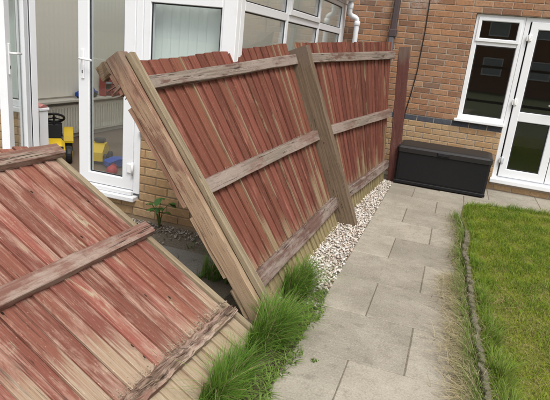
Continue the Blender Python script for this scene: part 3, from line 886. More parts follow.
# roof: two translucent slopes, ridge towards the house, gable in front
xr = (CX + XW - 0.2) / 2; zr = 3.05
def slope(x0, name):
    b = MB()
    e = 0.02
    b.sweep([[loc_(x0, CY - 0.05, 2.255), loc_(xr, CY - 0.05, zr), loc_(xr, CY - 0.05, zr + e), loc_(x0, CY - 0.05, 2.255 + e)], [loc_(x0, YB - 0.02, 2.255), loc_(xr, YB - 0.02, zr), loc_(xr, YB - 0.02, zr + e), loc_(x0, YB - 0.02, 2.255 + e)]], [0, 3.7])
    o = b.build(name, M['poly'], cons)
    for k in range(6):
        y = CY - 0.02 + k * 0.73
        b = MB(); b.plank(loc_(x0, y, 2.29), loc_(xr, y, zr + 0.04), (0, 1, 0), (0.4, 0, 0.9), 0.05, 0.03); b.build('glazing_bar', M['upvc'], o)
slope(CX + 0.06, 'roof'); slope(XW - 0.26, 'roof')
b = MB(); b.sweep([[loc_(CX, CY + d, 2.262), loc_(XW - 0.2, CY + d, 2.262), loc_(xr, CY + d, zr - 0.03)] for d in (0.02, 0.05)], [0, 1]); b.build('gable_panel', M['poly'], cons)
# gutter and white downpipe at the house end
b = MB()
prof = [(math.cos(t), math.sin(t)) for t in [math.pi + math.pi * k / 8 for k in range(9)]]
gr = []
for y in (CY - 0.06, 7.30):
    gr.append([loc_(CX + 0.085 + 0.06 * c, y, 2.245 + 0.06 * s_) for c, s_ in prof] + [loc_(CX + 0.085 + 0.053 * c, y, 2.245 + 0.053 * s_) for c, s_ in prof[::-1]])
b.sweep(gr, [0, 3.6]); gut = b.build('gutter', M['pipe_white'], cons)
b = MB()
pts = [(CX + 0.085, 7.24, 2.185), (CX + 0.085, 7.24, 2.10), (CX + 0.085, 7.25, 2.05), (CX + 0.105, 7.27, 2.02), (CX + 0.15, 7.31, 2.005), (CX + 0.175, 7.325, 1.985), (CX + 0.185, 7.33, 1.94), (CX + 0.185, 7.33, 0.05)]
b.tube([loc_(*p) for p in pts], 0.034, 12); wp = b.build('white_downpipe', M['pipe_white'], cons)
for z0, z1, xx, yy in ((2.10, 2.17, CX + 0.085, 7.24), (1.90, 1.96, CX + 0.185, 7.33), (1.2, 1.25, CX + 0.185, 7.33)):
    b = MB(); b.lathe([(0.036, z0), (0.041, z0 + 0.005), (0.041, z1 - 0.005), (0.036, z1)], xx - CX, yy - CY, 14); b.build('pipe_collar', M['pipe_white'], wp)

# blinds: each hangs inside a window, slat by slat
def blind(name, label, fn, a0, a1, z0, z1, d, m, wv=0.089, tilt=0.005):
    t = thing(name, label, 'blind', fn((a0 + a1) / 2, d, z0) + Vector((CX, CY, 0)))
    n = int((a1 - a0) / (wv * 0.87))
    for k in range(n):
        a = a0 + (a1 - a0) * k / n
        b = MB()
        q = [(a, d - tilt), (a + wv / 2, d - tilt * 0.3), (a + wv, d + tilt), (a + wv, d + tilt + 0.002), (a + wv / 2, d - tilt * 0.3 + 0.0025), (a, d - tilt + 0.002)]
        b.sweep([[fn(x, y_, z) + Vector((CX, CY, 0)) for x, y_ in q] for z in (z0, z1)], [0, z1 - z0])
        b.build('slat', m, t, world=True)
    b = MB(); fbox(b, lambda *p: fn(*p) + Vector((CX, CY, 0)), a0, a1 + 0.01, d - 0.025, d + 0.025, z1 + 0.002, z1 + 0.05)
    b.build('headrail', M['upvc'], t, world=True)
    return t
blind('vertical_blind', 'pale green vertical blind in the front window beside the glazed door', F, -2.40, -1.77, 0.80, 2.08, 0.125, M['blind_green'])
blind('vertical_blind', 'pale green blind behind the open left door leaf', F, XW - 0.1, -3.70, 0.80, 2.08, 0.125, M['blind_green'])
blind('vertical_blind', 'long cream vertical blind inside the conservatory above the shelf', Wt, 4.0, 7.5, 0.68, 2.08, 0.195, M['blind_cream'])

# ================================================================== TOYS AND ROOM THINGS
def radiator(x, y0, y1, z0, z1, label):
    t = thing('radiator', label, 'radiator', (x, (y0 + y1) / 2, z0))
    b = MB().bbox(x, x + 0.03, y0, y1, z0, z1, 0.008); b.build('panel', M['cream'], t, world=True)
    n = int((y1 - y0) / 0.05)
    for k in range(n):
        yy = y0 + 0.03 + k * (y1 - y0 - 0.06) / (n - 1)
        MB().bbox(x + 0.031, x + 0.043, yy - 0.012, yy + 0.012, z0 + 0.03, z1 - 0.03, 0.005).build('rib', M['cream'], t, world=True)
    for yy in (y0 + 0.05, y1 - 0.05): MB().tube([(x + 0.015, yy, 0.15), (x + 0.015, yy, z0 + 0.01)], 0.008, 8).build('pipe', M['white_metal'], t, world=True)
radiator(XW + 0.03, 5.0, 7.0, 0.21, 0.58, 'cream ribbed radiator under the shelf inside the conservatory')
def toy_tractor(loc, rz):
    t = thing('toy_tractor', 'yellow and black ride-on toy tractor in the conservatory doorway', 'toy tractor', loc, rz)
    b = MB(); b.bbox(-0.09, 0.09, -0.36, 0.28, 0.10, 0.17, 0.015); b.build('chassis', M['black_plastic'], t)
    b = MB(); b.sweep([[(-0.10, y, 0.17), (0.10, y, 0.17), (0.11, y, z - 0.05), (0.07, y, z), (-0.07, y, z), (-0.11, y, z - 0.05)] for y, z in ((-0.36, 0.20), (-0.33, 0.225), (-0.12, 0.255), (-0.08, 0.25))], [0, .03, .3, .34]); hd = b.build('bonnet', M['yellow'], t)
    MB().bbox(-0.09, 0.09, -0.385, -0.362, 0.165, 0.215, 0.006).build('grille', M['black_plastic'], hd)
    b = MB(); b.sweep([[(-0.07, y, 0.17), (0.07, y, 0.17), (0.08, y2, 0.40), (-0.08, y2, 0.40)] for y, y2 in ((-0.075, -0.05), (0.06, 0.02))], [0, .1]); b.build('dashboard', M['black_plastic'], t)
    b = MB(); b.tube([(0, 0.0, 0.40), (0, 0.045, 0.465)], 0.012, 8); col = b.build('steering_column', M['black_plastic'], t)
    b = MB()
    c = Vector((0, 0.05, 0.47)); ax = Vector((0, 0.55, 0.83)).normalized(); e1 = Vector((1, 0, 0)); e2 = ax.cross(e1)
    b.tube([c + (e1 * math.cos(a) + e2 * math.sin(a)) * 0.112 for a in [2 * math.pi * k / 20 for k in range(21)]], 0.014, 8)
    for a in (0.5, 2.6, 4.7): b.tube([c, c + (e1 * math.cos(a) + e2 * math.sin(a)) * 0.105], 0.009, 6)
    b.ball(c, 0.022); b.build('steering_wheel', M['black_plastic'], t)
    b = MB(); b.bbox(-0.09, 0.09, 0.12, 0.30, 0.22, 0.27, 0.02); b.bbox(-0.09, 0.09, 0.29, 0.33, 0.24, 0.38, 0.015); b.build('seat', M['black_plastic'], t)
    for s_ in (-1, 1):
        b = MB(); rg = []
        for k in range(9):
            a = R(15 + 150 * k / 8)
            yy, zz = 0.19 - 0.19 * math.cos(a), 0.13 + 0.19 * math.sin(a)
            rg.append([(s_ * 0.10, yy, zz), (s_ * 0.21, yy, zz), (s_ * 0.21, yy, zz + 0.022), (s_ * 0.10, yy, zz + 0.022)])
        b.sweep(rg, list(range(9))); b.build('mudguard', M['yellow'], t)
        for yy, rr, ww in ((0.19, 0.145, 0.09), (-0.27, 0.10, 0.07)):
            b = MB(); n = 20; rg = []
            for x, q in ((0.11, 0.5), (0.115, 0.93), (0.13, 1.0), (0.11 + ww - 0.015, 1.0), (0.11 + ww, 0.93), (0.11 + ww, 0.5)):
                rg.append([(s_ * x, yy + rr * q * math.cos(2 * math.pi * k / n), rr + rr * q * math.sin(2 * math.pi * k / n)) for k in range(n)])
            b.sweep(rg, list(range(6)), True, False); wh = b.build('wheel', M['black_plastic'], t)
            b = MB(); b.tube([(s_ * 0.10, yy, rr), (s_ * (0.115 + ww), yy, rr)], rr * 0.42, 14); b.build('hub', M['yellow'], wh)
    return t
toy_tractor((-3.97, 4.47, 0.15), R(42)).scale = (0.9, 0.9, 0.9)
t = thing('toy_digger', 'yellow toy loader seen through the lower glass of the closed door', 'toy', (-3.50, 4.60, 0.15), R(20)); t.scale = (0.58, 0.58, 0.66)
b = MB(); b.sweep([[(-0.13, y, 0.06), (0.13, y, 0.06), (0.12, y, z), (-0.12, y, z)] for y, z in ((-0.2, 0.20), (-0.05, 0.31), (0.1, 0.33), (0.2, 0.24))], [0, .15, .3, .4]); b.build('body', M['yellow'], t)
b = MB(); b.bbox(-0.09, 0.09, 0.0, 0.12, 0.331, 0.40, 0.015); b.build('seat', M['black_plastic'], t)
for s_ in (-1, 1):
    for yy in (-0.14, 0.14): MB().tube([(s_ * 0.135, yy, 0.09), (s_ * 0.19, yy, 0.09)], 0.09, 16).build('wheel', M['black_plastic'], t)
t = thing('toy_wagon', 'blue and purple plastic toy lying on the conservatory floor', 'toy', (-3.22, 4.60, 0.15), R(-30)); t.scale = (0.6, 0.6, 0.62)
b = MB(); b.sweep([[(-0.1, y, 0.03), (0.1, y, 0.03), (0.13, y, z), (-0.13, y, z)] for y, z in ((-0.28, 0.11), (-0.1, 0.16), (0.18, 0.14), (0.28, 0.1))], [0, .2, .4, .5]); b.build('body', M['blue'], t)
MB().tube([(0, 0.28, 0.1), (0.02, 0.4, 0.2), (0.03, 0.5, 0.22)], 0.014, 8).build('handle', M['grey_toy'], t)
for s_ in (-1, 1):
    for yy in (-0.2, 0.2): MB().tube([(s_ * 0.11, yy, 0.05), (s_ * 0.15, yy, 0.05)], 0.05, 12).build('wheel', M['red'], t)
tag(MB().ball((-3.06, 4.22, 0.15 + 0.055), 0.055).build('ball', M['red']), 'small red ball on the floor behind the closed door', 'ball')
t = thing('toy_car', 'blue toy car on the shelf inside the open doorway', 'toy car', (XW + 0.065, 5.68, 0.655), R(8)); t.scale = (1, 1.15, 1.2)
b = MB(); b.sweep([[(-0.055, y, 0.02), (0.055, y, 0.02), (0.05, y, z), (-0.05, y, z)] for y, z in ((-0.16, 0.06), (-0.08, 0.075), (-0.04, 0.115), (0.07, 0.115), (0.11, 0.075), (0.16, 0.065))], [0, .1, .15, .2, .25, .3]); b.build('body', M['blue'], t)
for s_ in (-1, 1):
    for yy in (-0.095, 0.095): MB().tube([(s_ * 0.04, yy, 0.03), (s_ * 0.064, yy, 0.03)], 0.03, 12).build('wheel', M['black_plastic'], t)
t = thing('toy_kitchen', 'red and grey toy rack on the shelf behind the broken post', 'toy', (XW + 0.065, 6.35, 0.655), 0)
for k in range(5): MB().bbox(-0.05, 0.05, -0.35 + k * 0.14, -0.33 + k * 0.14, 0, 0.30 - 0.04 * (k % 2), 0.004).build('upright', M['red'], t)
MB().bbox(-0.05, 0.05, -0.325, 0.205, 0.06, 0.09, 0.004).build('shelf', M['red'], t)
MB().bbox(-0.05, 0.05, -0.325, 0.205, 0.16, 0.185, 0.004).build('shelf', M['grey_toy'], t)
for k in range(4): MB().bbox(-0.03, 0.04, -0.31 + k * 0.14, -0.225 + k * 0.14, 0.091, 0.145, 0.006).build('block', M['grey_toy' if k % 2 else 'black_plastic'], t)
t = thing('white_cabinet', 'low white cabinet just inside the left door jamb', 'cabinet', (-3.80, 4.0, 0.15))
MB().bbox(-0.14, 0.13, -0.055, 0.055, 0.0, 0.58, 0.005).build('carcass', M['upvc'], t)
MB().bbox(-0.15, 0.14, -0.06, 0.065, 0.581, 0.61, 0.006).build('top', M['upvc'], t)
b = MB(); b.sweep([[(-3.90, y, 0.762), (-3.67, y, 0.762), (-3.66, y, 0.775 + h), (-3.78, y, 0.79 + h), (-3.90, y, 0.775 + h)] for y, h in ((3.95, 0), (3.98, 0.015), (4.02, 0.01), (4.05, 0.0))], [0, .1, .15, .2])
tag(b.build('folded_cloth', M['pink']), 'folded pink cloth on top of the low white cabinet', 'cloth')

# ================================================================== STORAGE BOX
t = thing('storage_box', 'long charcoal plastic garden storage box with lid against the brick wall', 'storage box', (-0.02, 6.69, 0.001), R(-1.5))
b = MB()
rg = []
for z, g in ((0.0, 0.012), (0.02, 0.0), (0.40, -0.006), (0.415, -0.006)):
    x0, x1, y0, y1, c = -0.555 + g, 0.555 - g, 0.0 + g, 0.52 - g, 0.025
    rg.append([(x0 + c, y0, z), (x1 - c, y0, z), (x1, y0 + c, z), (x1, y1 - c, z), (x1 - c, y1, z), (x0 + c, y1, z), (x0, y1 - c, z), (x0, y0 + c, z)])
b.sweep(rg, [0, .02, .4, .415]); body = b.build('body', M['box_body'], t)
MB().bbox(-0.515, 0.515, -0.0055, 0.004, 0.065, 0.375, 0.004).build('front_panel', M['box_body'], body)
MB().bbox(-0.56, 0.56, -0.012, 0.004, 0.012, 0.05, 0.006).build('base_rim', M['box_body'], body)
b = MB(); rg = []
for z, g in ((0.417, -0.016), (0.47, -0.018), (0.492, -0.004), (0.502, 0.04)):
    x0, x1, y0, y1, c = -0.555 + g, 0.555 - g, 0.0 + g, 0.52 - g * 0.4, 0.03
    rg.append([(x0 + c, y0, z), (x1 - c, y0, z), (x1, y0 + c, z), (x1, y1 - c, z), (x1 - c, y1, z), (x0 + c, y1, z), (x0, y1 - c, z), (x0, y0 + c, z)])
b.sweep(rg, [0, .05, .07, .09]); lid = b.build('lid', M['box_lid'], t)
MB().bbox(-0.075, 0.075, -0.030, 0.02, 0.428, 0.475, 0.008).build('latch', M['black_plastic'], lid)

# ================================================================== LEANING FENCE
fence = thing('leaning_fence', 'two red stained board fence panels with posts, leaning away from the path', 'fence', (-0.79, 4.66, 0))
def rdir(th, s_): return Vector((-math.sin(th) * s_, 0, math.cos(th) * s_))
ENDS = {'A': (-0.79, 2.70, R(36.9)), 'B0': (-0.787, 4.64, R(23.5)), 'B1': (-0.79, 4.76, R(22.5)), 'C': (-0.655, 6.78, R(5.7))}
def surf(e0, e1):
    x0, y0, t0 = ENDS[e0]; x1, y1, t1 = ENDS[e1]
    def P(f, s_, d=0.0):
        p0 = Vector((x0, y0, 0)) + rdir(t0, s_); p1 = Vector((x1, y1, 0)) + rdir(t1, s_)
        th = t0 + (t1 - t0) * f
        return p0.lerp(p1, f) + Vector((math.cos(th), 0, math.sin(th))) * d
    return P, (Vector((x0, y0, 0)) - Vector((x1, y1, 0))).length
def featheredge(P, L, t0, wdt, s0, s1, m, parent, flip=False, seg=3, dback=-0.062, tw=0.0, notch=0):
    """one tapered board of a lapped panel; thick edge towards the camera end"""
    rings = []; vs = []
    off = random.uniform(-0.001, 0.0015)
    sk = random.gauss(0, 0.0015)
    for k in range(seg + 1):
        s_ = s0 + (s1 - s0) * k / seg
        tt = t0 + sk * (s_ - 0.8)
        bow = random.uniform(-0.0012, 0.0012)
        q = [(0.0, 0.0115), (0.0, 0.0235), (0.003, 0.025), (wdt - 0.002, 0.009), (wdt, 0.007), (wdt, 0.001)]
        if flip: q = [(wdt - a, d) for a, d in q]
        rings.append([P((tt + a) / L, s_ + (0.012 * a / wdt * notch if k == seg else 0), dback + d + off + bow) for a, d in q])
        vs.append(s_)
    b = MB()
    n = len(rings[0])
    base = len(b.v)
    for r in rings: b.v += [tuple(p) for p in r]
    us = [-0.016, -0.004, 0.0, wdt, wdt + .002, wdt + .006]     # u = 0 at the thick front edge
    for k in range(seg):
        for i in range(n):
            j = (i + 1) % n
            u1 = us[j] if j else wdt + 0.1
            b.face([base + k * n + i, base + k * n + j, base + (k + 1) * n + j, base + (k + 1) * n + i], [(us[i], vs[k]), (u1, vs[k]), (u1, vs[k + 1]), (us[i], vs[k + 1])])
    for k in (0, seg):
        b.face([base + k * n + i for i in range(n)], [(us[i], vs[k]) for i in range(n)])
    return b.build('board', m, parent, world=True)
RAILS = ((0.165, 0.262), (0.825, 0.915), (1.535, 1.62))
def panel(e0, e1, n, label, frame_first=False, top=1.735):
    P, L = surf(e0, e1)
    p = MB()
    # the back batten is the panel's own mesh: a strip behind the boards near the top
    p.sweep([[P(f, 1.50, -0.085), P(f, 1.58, -0.085), P(f, 1.58, -0.064), P(f, 1.50, -0.064)] for f in (0.0, 0.5, 1.0)], [0, 1, 2])
    pn = p.build('fence_panel', M['rail'], fence, world=True)
    if label: pn['label'] = label
    e = L / n
    for i in range(n):
        t0 = i * e
        s1 = top + random.gauss(0, 0.0025)
        if e0 == 'A' and i == 11: s1 -= 0.022
        if e0 == 'A' and i == 12: s1 -= 0.006
        featheredge(P, L, t0, e + 0.015 - (0.015 if i == n - 1 else 0), -0.03 + random.uniform(-0.01, 0.01), s1, M['board_edge'] if (frame_first and i == 0) else M['board'], pn, notch=random.uniform(-.25, .25))
    for (s0, s1) in RAILS:
        b = MB(); rg = []; vs = []
        N = 8
        for k in range(N + 1):
            f = k / N
            j = lambda: random.uniform(-0.0022, 0.0022)
            d0, d1 = -0.038, 0.004
            a = s0 + random.uniform(-.003, .003); c = s1 + random.uniform(-.003, .003)
            rg.append([P(f, a, d0), P(f, a + 0.0, d1 - 0.003 + j()), P(f, a + 0.004, d1 + j()), P(f, (a + c) / 2, d1 + j()), P(f, c - 0.006, d1 + j()), P(f, c, d1 - 0.006 + j()), P(f, c + 0.008, d0)])
            vs.append(f * L)
        b.sweep(rg, vs); b.build('rail', M['rail'], pn, world=True)
    return P, L, pn
P1, L1, pn1 = panel('A', 'B0', 21, 'red panel leaning far back beside the broken post', True)
P2, L2, pn2 = panel('B1', 'C', 22, 'red panel nearest the house, leaning less')
# posts ------------------------------------------------------------------------------------------
def post(name, x, y, th, L, wx, wy, m, dx=0.0, seg=12, jit=0.0035, v0=0.0, below=0.15):
    """post leaning in x; (x, y) = right-hand front corner on the ground"""
    d = Vector((-math.sin(th), 0, math.cos(th))); n = Vector((math.cos(th), 0, math.sin(th)))
    c = Vector((x, y + wy / 2, 0)) - n * (wx / 2)
    b = MB(); b.plank(c - d * below, c + d * L, n, (0, 1, 0), wx, wy, seg, v0 - below, jit, 0.006)
    return b.build(name, m, fence, world=True)
po_b = post('post', -0.664, 4.645, R(23.3), 1.715, 0.185, 0.10, M['post'])
# broken post at the near end: main timber, split side strip, stub at the top
thA = R(36.4); dA = Vector((-math.sin(thA), 0, math.cos(thA))); nA = Vector((math.cos(thA), 0, math.sin(thA)))
bA = Vector((-0.800, 2.60, 0))
def strip(name, a0, a1, y0, y1, s0, s1, m, parent, seg=6, jit=0.002):
    """timber strip on the broken post: a = offset across the lean (from its right edge), s = along"""
    c = bA - nA * ((a0 + a1) / 2) + Vector((0, (y0 + y1) / 2, 0))
    b = MB(); b.plank(c + dA * s0, c + dA * s1, nA, (0, 1, 0), a1 - a0, y1 - y0, seg, s0, jit, 0.005)
    o = b.build(name, m, parent, world=True)
    return o
po_a = strip('post', 0.0, 0.105, 0.0, 0.095, -0.15, 1.775, M['post_pale'], fence, 14, 0.0035)
po_a['label'] = 'broken pale end post with rail notches'
strip('side_strip', 0.1055, 0.138, 0.004, 0.09, 0.815, 1.47, M['post_pale'], po_a, 8, 0.003)
strip('side_strip', 0.1055, 0.136, 0.004, 0.09, 1.56, 1.76, M['post_pale'], po_a, 4, 0.004)
strip('side_strip', 0.1055, 0.134, 0.004, 0.09, -0.05, 0.25, M['post_pale'], po_a, 4, 0.003)
strip('side_strip', 0.1055, 0.134, 0.004, 0.09, 0.335, 0.745, M['post_pale'], po_a, 5, 0.003)
strip('end_batten', -0.042, -0.003, 0.040, 0.098, -0.05, 1.745, M['board_edge'], po_a, 6)
# rail stub left at the top of the broken post
c = bA + dA * 1.725 - nA * 0.115 + Vector((0, 0.03, 0))
b = MB(); b.plank(c - nA * 0.075 + dA * 0.004, c + nA * 0.0 + dA * 0.012, dA, (0, 1, 0), 0.085, 0.065, 3, 0, 0.006, 0.008)
b.build('rail_stub', M['post'], po_a, world=True)
b = MB()
for k in range(7):
    q = c - nA * random.uniform(0.0, 0.06) - dA * random.uniform(0.08, 0.17) + Vector((0, random.uniform(-0.03, 0.03), 0))
    b.plank(q + nA * 0.03, q - nA * random.uniform(0.02, 0.05) + dA * random.uniform(-0.02, 0.03), dA, (0, 1, 0), random.uniform(0.008, 0.02), 0.01, 1, 0, 0.002, 0.001, 0.002)
b.build('splinter', M['rotten'], po_a, world=True, kind='stuff')
po_c = post('post', -0.525, 6.80, R(4.2), 1.69, 0.135, 0.095, M['post_red'])
po_c['label'] = 'dark red post beside the storage box'

# ---- crumbs of rotten wood lying on the rails
def crumbs(name, pts, size, parent_mat, base=(0.45, 0.38, 0.31)):
    n = len(pts)
    col = np.array(base)[None] * rng.uniform(0.35, 1.25, (n, 1)) * np.array([1, 0.97, 0.92])[None]
    return stones(name, np.array(pts), rng.uniform(size[0], size[1], n), col, M['crumb'], 0.6)
pts = []
for k in range(330):
    s_ = RAILS[random.choice((0, 0, 1))][1] + 0.006
    p = P1(random.random() ** 0.8, s_ + abs(random.gauss(0, 0.006)), random.uniform(-0.036, -0.002)); pts.append(tuple(p))
o = crumbs('wood_debris', pts, (0.0015, 0.004), None, (0.36, 0.31, 0.26))
tag(o, 'pale crumbs of rotten wood lying along the leaning fence rails', 'wood debris', kind='stuff')

# ================================================================== FALLEN PANEL
FB = Vector((-0.735, 2.424, 0.0)); ph, ta = R(-2.442), R(28.699); K = 1.067
al = Vector((math.sin(ph), -math.cos(ph), 0)); nr = Vector((-math.cos(ph), -math.sin(ph), 0))
fu = nr * math.cos(ta) + Vector((0, 0, math.sin(ta))); fn_ = al.cross(fu) * -1
if fn_.z < 0: fn_ = -fn_
fallen = thing('fallen_fence_panel', 'faded red fence panel fallen back almost flat beside the broken post', 'fence panel', tuple(FB))
LF = 1.86
def PF(f, s_, d=0.0): return FB + al * (f * LF) + fu * (s_ * K) + fn_ * d
nb = 20
e = LF / nb
for i in range(nb):
    featheredge(PF, LF, i * e - 0.014 * (i > 0), e + 0.014 * (i > 0), 0.0 + random.uniform(-0.012, 0.012), 1.70 + random.gauss(0, 0.006), M['board_fallen'], fallen, flip=True, dback=-0.056, notch=random.uniform(-1, 1))
# pale edge batten where the post used to cover the boards
b = MB(); b.plank(PF(-0.011, 0.0, -0.045), PF(-0.011, 1.64, -0.045), al, fn_, 0.036, 0.035, 5, 0, 0.0015, 0.003); b.build('edge_batten', M['board_edge'], fallen, world=True)
for q, (s0, s1) in enumerate(((0.205, 0.28), (0.845, 0.925), (1.545, 1.63))):
    b = MB(); rg = []; vs = []
    N = 10 if q else 60
    f0 = -0.03 if q else 0.0
    for k in range(N + 1):
        f = f0 + (1.0 - f0) * k / N
        jj = 0.002 if q else 0.006
        j = lambda: random.uniform(-jj, jj)
        d0, d1 = -0.032, (0.012 if q else 0.014)
        a = s0 + j() * (1.0 if q else 0.6); c = s1 + j() * (1 if q else 1.4)
        if q:
            rg.append([PF(f, a, d0), PF(f, a, d1 - 0.003), PF(f, a + 0.003, d1 + j()), PF(f, (a + c) / 2, d1 + j()), PF(f, c - 0.004, d1 + j()), PF(f, c, d1 - 0.004), PF(f, c, d0)])
        else:
            ms = [a + (c - a) * u for u in (0.0, 0.05, 0.2, 0.32, 0.42, 0.52, 0.64, 0.76, 0.9, 1.0)]
            prof = [d0, d1 - 0.002, d1 + j() * .4, d1 + j() * 1.5 - 0.006, d1 + j(), d1 - 0.014 + j() * 1.6, d1 - 0.004 + j() * 1.4, d1 - 0.017 + j() * 1.4, d1 - 0.02 + j(), d0]
            rg.append([PF(f, m_, d_) for m_, d_ in zip(ms, prof)])
        vs.append(f * LF)
    b.sweep(rg, vs)
    r_ = b.build('rail', M['rail_fallen'] if q else M['rotten'], fallen, world=True)
    if not q: r_['label'] = 'splintered rotten bottom rail'
# long splinters of the rotten rail
b = MB()
for k in range(130):
    f = random.uniform(0.0, 0.98); s_ = random.uniform(0.212, 0.288); l = random.uniform(0.02, 0.11) / LF
    b.plank(PF(f, s_, random.uniform(-0.006, 0.013)), PF(min(f + l, 1), s_ + random.uniform(-0.008, 0.012), random.uniform(-0.002, 0.022)), fu, fn_, random.uniform(0.003, 0.009), random.uniform(0.002, 0.006), 1, f * LF, 0.0006, 0.0008, 0.001)
b.build('splinters', M['rotten'], fallen, world=True, kind='stuff')
pts = []
for k in range(650):
    f = random.random() ** 1.2; s_ = 0.284 + abs(random.gauss(0, 0.022)); pts.append(tuple(PF(f, s_, -0.034 + random.uniform(0, 0.008) + max(0, 0.012 - abs(s_ - .3)))))
for k in range(160):
    pts.append(tuple(PF(random.random(), 0.93 + abs(random.gauss(0, 0.006)), -0.032)))
o = crumbs('wood_debris', pts, (0.0014, 0.004), None, (0.40, 0.33, 0.26))
tag(o, 'pale crumbs of rotten wood above the fallen panel bottom rail', 'wood debris', kind='stuff')
# its far post, tipped over with it (past the left edge of the picture)
b = MB(); b.plank(PF(1.028, -0.12, -0.02), PF(1.028, 1.72, -0.02), al, fn_, 0.095, 0.12, 6, 0, 0.002, 0.006); b.build('post', M['post'], fallen, world=True)

# ================================================================== GRAVEL
N = 5200
x = rng.uniform(-0.98, -0.575, N); y = rng.uniform(2.9, 6.75, N)
keep = (x < -0.578 + rng.normal(0, 0.008, N)) & (rng.random(N) < np.clip((y - 2.85) / 0.5, 0.15, 1))
x, y = x[keep], y[keep]; n = len(x)
ramp = np.array([(0.58, 0.53, 0.46), (0.64, 0.60, 0.54), (0.52, 0.44, 0.37), (0.48, 0.38, 0.31), (0.40, 0.35, 0.30), (0.68, 0.65, 0.61), (0.56, 0.49, 0.42), (0.27, 0.19, 0.14)])
col = ramp[rng.choice(8, n, p=(.2, .2, .14, .1, .09, .15, .08, .04))] * rng.uniform(0.8, 1.1, (n, 1))
sz = rng.uniform(0.006, 0.015, n)
o = stones('gravel', np.stack([x, y, rng.uniform(-0.012, 0.004, n)], 1), sz, col, M['pebble'])
tag(o, 'pale pinkish gravel strip between the fence and the path', 'gravel', kind='stuff')
N = 700
x = rng.uniform(-2.9, -1.45, N); y = 3.70 - np.abs(rng.normal(0, 0.13, N)); n = N
o = stones('rubble', np.stack([x, y, np.full(n, -0.018)], 1), rng.uniform(0.004, 0.013, n), ramp[rng.choice(8, n)] * rng.uniform(0.5, 0.9, (n, 1)), M['pebble'])
tag(o, 'loose stones and soil along the foot of the buff brick wall', 'gravel', kind='stuff')

# ================================================================== LOG EDGING
edging = thing('log_edging', 'weathered grey log roll edging along the lawn', 'garden edging', (0.34, 3.4, 0))
pl = [Vector((a, b_, 0)) for a, b_ in LOG]
dist = 0.0; nxt = 0.0
for k in range(len(pl) - 1):
    L = (pl[k + 1] - pl[k]).length
    while nxt <= dist + L:
        p = pl[k].lerp(pl[k + 1], (nxt - dist) / L)
        r_ = random.uniform(0.016, 0.022); h = 0.070 + random.gauss(0, 0.008) - (0.03 if random.random() < 0.06 else 0)
        if p.y > 4.7: h -= 0.02
        lx, ly = random.gauss(0, 0.005), random.gauss(0, 0.005)
        b = MB(); n = 9; rg = []
        for z, q in ((-0.04, 1), (h * 0.6, 1.0), (h - 0.006, 0.97), (h, 0.75)):
            rg.append([(p.x + lx * z / h + r_ * q * math.cos(2 * math.pi * i / n) * random.uniform(.93, 1.05), p.y + ly * z / h + r_ * q * math.sin(2 * math.pi * i / n) * random.uniform(.93, 1.05), z + random.uniform(-.002, .002)) for i in range(n)])
        b.sweep(rg, [0, .08, .11, .13]); b.build('log', M['log'], edging, world=True)
        nxt += r_ * 2 - 0.002
    dist += L

# ================================================================== GRASS
def lawn_x(y):
    ys = np.array([q[1] for q in edge][::-1]); xs_ = np.array([q[0] for q in edge][::-1])
    return np.interp(y, ys, xs_)
def lawn_grass(N, x1, seed):
    x = rng.uniform(0.25, x1, N); y = rng.uniform(0.9, 6.48, N)
    fx = np.array([q[0] for q in LFAR]); fy = np.array([q[1] for q in LFAR])
    far = np.interp(x, fx, fy) + rng.normal(0, 0.02, N)
    k = (x > lawn_x(y) + 0.025) & (y < far)
    x, y = x[k], y[k]
    f1 = fbm(x, y, 2.2, seed); f2 = fbm(x, y, 7.0, seed + 1); f3 = fbm(x, y, 18.0, seed + 2)
    dry = np.clip(0.20 + 0.6 * f2 + 0.35 * f1 + 0.30 * (3.7 - y) + 0.30 * (x - 0.7), 0, 1)
    keep = rng.random(len(x)) < np.clip(1.0 - 1.3 * np.clip(dry - 0.5, 0, 1) + 0.45 * f3, 0.15, 1)
    x, y, dry, f1, f2, f3 = [q[keep] for q in (x, y, dry, f1, f2, f3)]
    n = len(x)
    edged = np.exp(-((x - lawn_x(y)) / 0.10) ** 2) + 0.7 * np.exp(-((y - np.interp(x, fx, fy)) / 0.10) ** 2)
    g = np.array([0.245, 0.295, 0.022]); g2 = np.array([0.12, 0.205, 0.018]); s_ = np.array([0.36, 0.30, 0.13])
    m = np.clip(0.5 + 0.7 * f2 + 0.45 * f3 + rng.normal(0, 0.2, n), 0, 1)[:, None]
    m = np.clip(m + 0.5 * edged[:, None], 0, 1)
    col = g * (1 - m) + g2 * m
    isdry = (rng.random(n) < np.clip(dry * 0.75 - 0.08 - 0.3 * edged, 0.04, 0.75))[:, None]
    col = np.where(isdry, s_ * rng.uniform(0.6, 1.2, (n, 1)), col * rng.uniform(0.75, 1.3, (n, 1)))
    h = rng.uniform(0.018, 0.045, n) * (1 + 1.6 * np.clip(edged, 0, 1)) * np.clip(1 + 0.6 * f3 + 0.3 * f2, 0.4, 2)
    bend = np.where(isdry[:, 0], rng.uniform(0.9, 2.4, n), rng.uniform(0.2, 1.3, n))
    z = 0.008 + 0.02 * np.clip((x - lawn_x(y)) / 0.4, 0, 1)
    z = np.where(y > 6.12, 0.008, z)
    return np.stack([x, y, z], 1), h, rng.uniform(0.0022, 0.0046, n), rng.uniform(0, 6.28, n), bend, col
P_ = lawn_grass(125000, 1.75, 3)
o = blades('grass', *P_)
tag(o, 'short patchy green lawn grass beside the path', 'grass', kind='stuff')
q = lawn_grass(50000, 5.4, 3)
k = q[0][:, 0] > 1.7
o = blades('grass', *[a[k] for a in q]); tag(o, 'lawn grass past the right edge of the picture', 'grass', kind='stuff')
